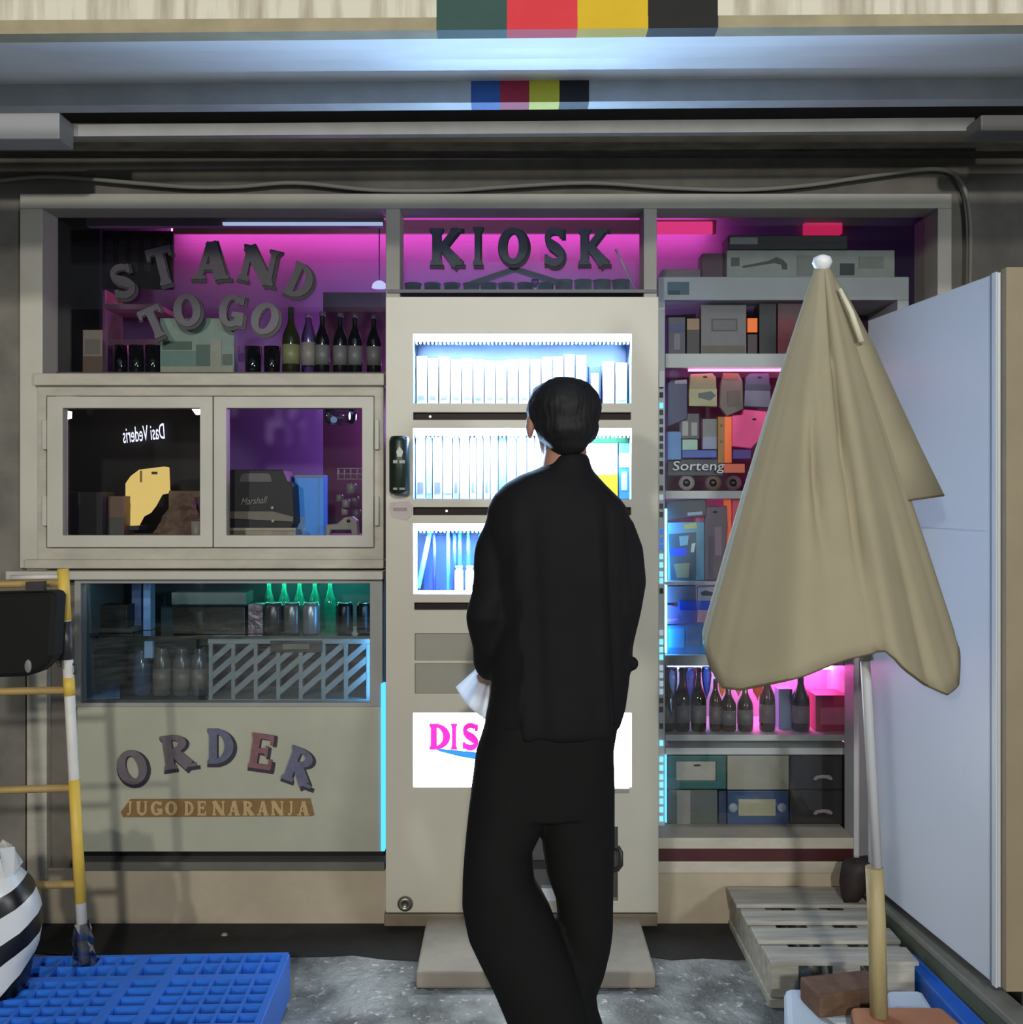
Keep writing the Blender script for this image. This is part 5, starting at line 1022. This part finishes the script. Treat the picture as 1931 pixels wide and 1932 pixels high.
for s in (-1, 1):
    ey = part('eye', MB().ell(hp(s * .032, .09, .006), .012, .008, .009, 12, 8), M('eye_dark', (26, 20, 18), .2), pe)
# hair
hr = MB(); hr.ell(P(1065, 772, YPn + .005), .0955, .112, .083, rot=rotz); hr.ell(P(1070, 805, YPn - .02), .082, .085, .06, rot=rotz); hr.ell(P(1072, 828, YPn - .03), .055, .055, .045, rot=rotz)
hr.ell(hp(0, .055, .055), .072, .05, .05, rot=rotz)
def hair_disp(p, n): 
    a = math.atan2(p.y - YPn, p.x - X(1064, YPn)); return .0008 * math.sin(a * 46 + 9 * mnoise.noise(p * 14)) + .003 * mnoise.noise(p * 40)
remesh('hair', hr, M('hair_black', (20, 19, 20), .65, spec=.3), pe, .005, 4, hair_disp, 'short black hair')
# jacket
jk = MB()
jk.loft([hring(y, a, c, yc, hd, 36, .9) for y, a, c, yc, hd in ((878, 1032, 1112, .0, .06), (888, 1008, 1120, .0, .068), (898, 980, 1128, .0, .076), (914, 953, 1143, .0, .088), (935, 933, 1162, .0, .1), (960, 920, 1184, .0, .11), (1000, 918, 1192, .0, .118), (1080, 926, 1188, .0, .122), (1180, 930, 1182, .005, .12), (1280, 926, 1184, .01, .124), (1340, 920, 1180, .01, .126), (1374, 917, 1174, .01, .124), (1384, 920, 1170, .01, .115))])
jk.loft([hring(y, a, c, yc, hd, 28) for y, a, c, yc, hd in ((855, 1050, 1108, .0, .052), (862, 1040, 1112, .0, .06), (885, 1028, 1118, .0, .066), (905, 1010, 1130, .0, .075))])
jk.tube([P(958, 975, YPn), P(946, 1030, YPn), P(933, 1100, YPn - .012), P(925, 1160, YPn - .02), P(926, 1205, YPn + .01), P(930, 1240, YPn + .06), P(934, 1264, YPn + .1)], [.048, .061, .058, .06, .055, .05, .043], 20)
jk.tube([P(1158, 990, YPn), P(1168, 1040, YPn), P(1176, 1100, YPn), P(1171, 1150, YPn - .005), P(1164, 1200, YPn + .02), P(1163, 1230, YPn + .07), P(1164, 1255, YPn + .13)], [.05, .062, .06, .054, .048, .045, .042], 20)
jk.ell(P(1196, 1252, YPn - .0), .014, .02, .02, 10, 8)
def fold(c, w_): return lambda x: math.exp(-((x - c) / w_) ** 2)
def jk_disp(p, n):
    px = HX + p.x * F / YPn; py = HY + (CAMZ - p.z) * F / YPn; d = .004 * mnoise.noise(Vector((p.x * 9, p.y * 9, p.z * 3)))
    if n.y < .3 and py > 900:
        s = min(1, (py - 900) / 150)
        xx = px - (py - 950) * .05
        for c, w_, h_ in ((1118, 10, .008), (1142, 9, -.012), (1168, 8, .007), (1000, 16, -.007), (972, 12, .004)): d += h_ * s * math.exp(-((xx - c) / w_) ** 2)
        if px < 985: d += .004 * math.sin(py * .055 + px * .05) * s
    return d
jkm = M('jacket_black', (19, 18, 20), .8, .12, 20, spec=.2)
jo = remesh('jacket', jk, jkm, pe, .007, 6, jk_disp)
# trousers
ts = MB()
L_ = [(1360, 918, 1050), (1420, 900, 1050), (1500, 888, 1040), (1560, 881, 1024), (1600, 877, 1004), (1650, 874, 1008), (1700, 874, 1036), (1760, 886, 1062), (1800, 905, 1078), (1850, 930, 1092), (1900, 952, 1100), (1950, 972, 1104), (1990, 985, 1106)]
Rr = [(1360, 1030, 1170), (1420, 1030, 1160), (1500, 1026, 1160), (1560, 1020, 1161), (1600, 1023, 1162), (1650, 1032, 1161), (1700, 1050, 1160), (1760, 1054, 1158), (1800, 1052, 1153), (1850, 1048, 1143), (1890, 1044, 1128), (1920, 1042, 1132), (1950, 1040, 1142), (1990, 1040, 1146)]
def legr(lst, y0, y1, h0, h1): return [hring(y, a, c, y0 + (y1 - y0) * (y - 1360) / 630, h0 + (h1 - h0) * (y - 1360) / 630, 26, .92) for y, a, c in lst]
ts.loft(legr(L_, .01, -.06, .11, .075)); ts.loft(legr(Rr, .01, .05, .11, .075))
ts.loft([hring(y, a, c, .01, .112, 32, .9) for y, a, c in ((1355, 920, 1170), (1420, 898, 1160), (1500, 888, 1160), (1530, 900, 1150))])
def ts_disp(p, n): return .004 * mnoise.noise(Vector((p.x * 8, p.y * 8, p.z * 5))) + .003 * math.sin(p.z * 30 + p.x * 20) * max(0, -n.y) * .6
remesh('trousers', ts, M('trousers_black', (17, 17, 17), .85, .15, 20, spec=.2), pe, .007, 4, ts_disp)
for an, dx in ((anL, .03), (anR, .02)):
    sh_m = MB().tube([Vector((an.x, an.y - .055, .045)), Vector((an.x, an.y, .05)), Vector((an.x + dx, an.y + .08, .045)), Vector((an.x + dx * 2, an.y + .18, .035))], [.035, .046, .046, .032], 14)
    for v in sh_m.v: v.z = max(v.z, .004)
    so_ = part('shoe', sh_m, black, pe); part('sole', MB().box(an.x - .03, an.x + .05, an.y - .085, an.y + .2, .0, .014), white, so_, bevel=.006)
# pleated mask in the left hand
mk = thing('pleated_mask', 'white pleated paper mask held in the left hand of the person', 'mask', P(895, 1345, YPn + .17))
YM = YPn + .17
def mp_(u, v):   # u across the pleats, v along
    top = Vector((898, 1262)).lerp(Vector((926, 1288)), u); bot = Vector((860, 1296)).lerp(Vector((918, 1358)), u)
    q = top.lerp(bot, v); q += Vector((-4, 5)) * math.sin(u * math.pi) * v
    return P(q.x, q.y, YM + .006 * math.sin(u * 5 * math.pi) + .01 * (u - .5))
mm = MB().loft([[mp_(i / 20, j / 8) for i in range(21)] for j in range(9)], cap=False, closed=False); mkm = M('mask_white', (232, 238, 246), .7); mo = part('pleated_sheet', mm, mkm, mk)
nt = mkm.node_tree; tl = nt.nodes.new('ShaderNodeBsdfTranslucent'); tl.inputs[0].default_value = (*rgb(232, 238, 246), 1); ms = nt.nodes.new('ShaderNodeMixShader'); ms.inputs[0].default_value = .5
nt.links.new(nt.nodes['Principled BSDF'].outputs[0], ms.inputs[1]); nt.links.new(tl.outputs[0], ms.inputs[2]); nt.links.new(ms.outputs[0], nt.nodes['Material Output'].inputs[0])
s_ = mo.modifiers.new('thick', 'SOLIDIFY'); s_.thickness = .0015
part('ear_loop', MB().tube(smooth_path([mp_(0, 0), mp_(.2, -.25), mp_(.6, -.3), mp_(1, 0)]), .0015, 6), white, mk)

single('pebble', MB().ell(P(424, 1765, 3.32) + Vector((0, 0, 0)), .012, .01, .009, 10, 6), C(150, 146, 138), 'small pale pebble on the ground by the base wall', 'pebble')
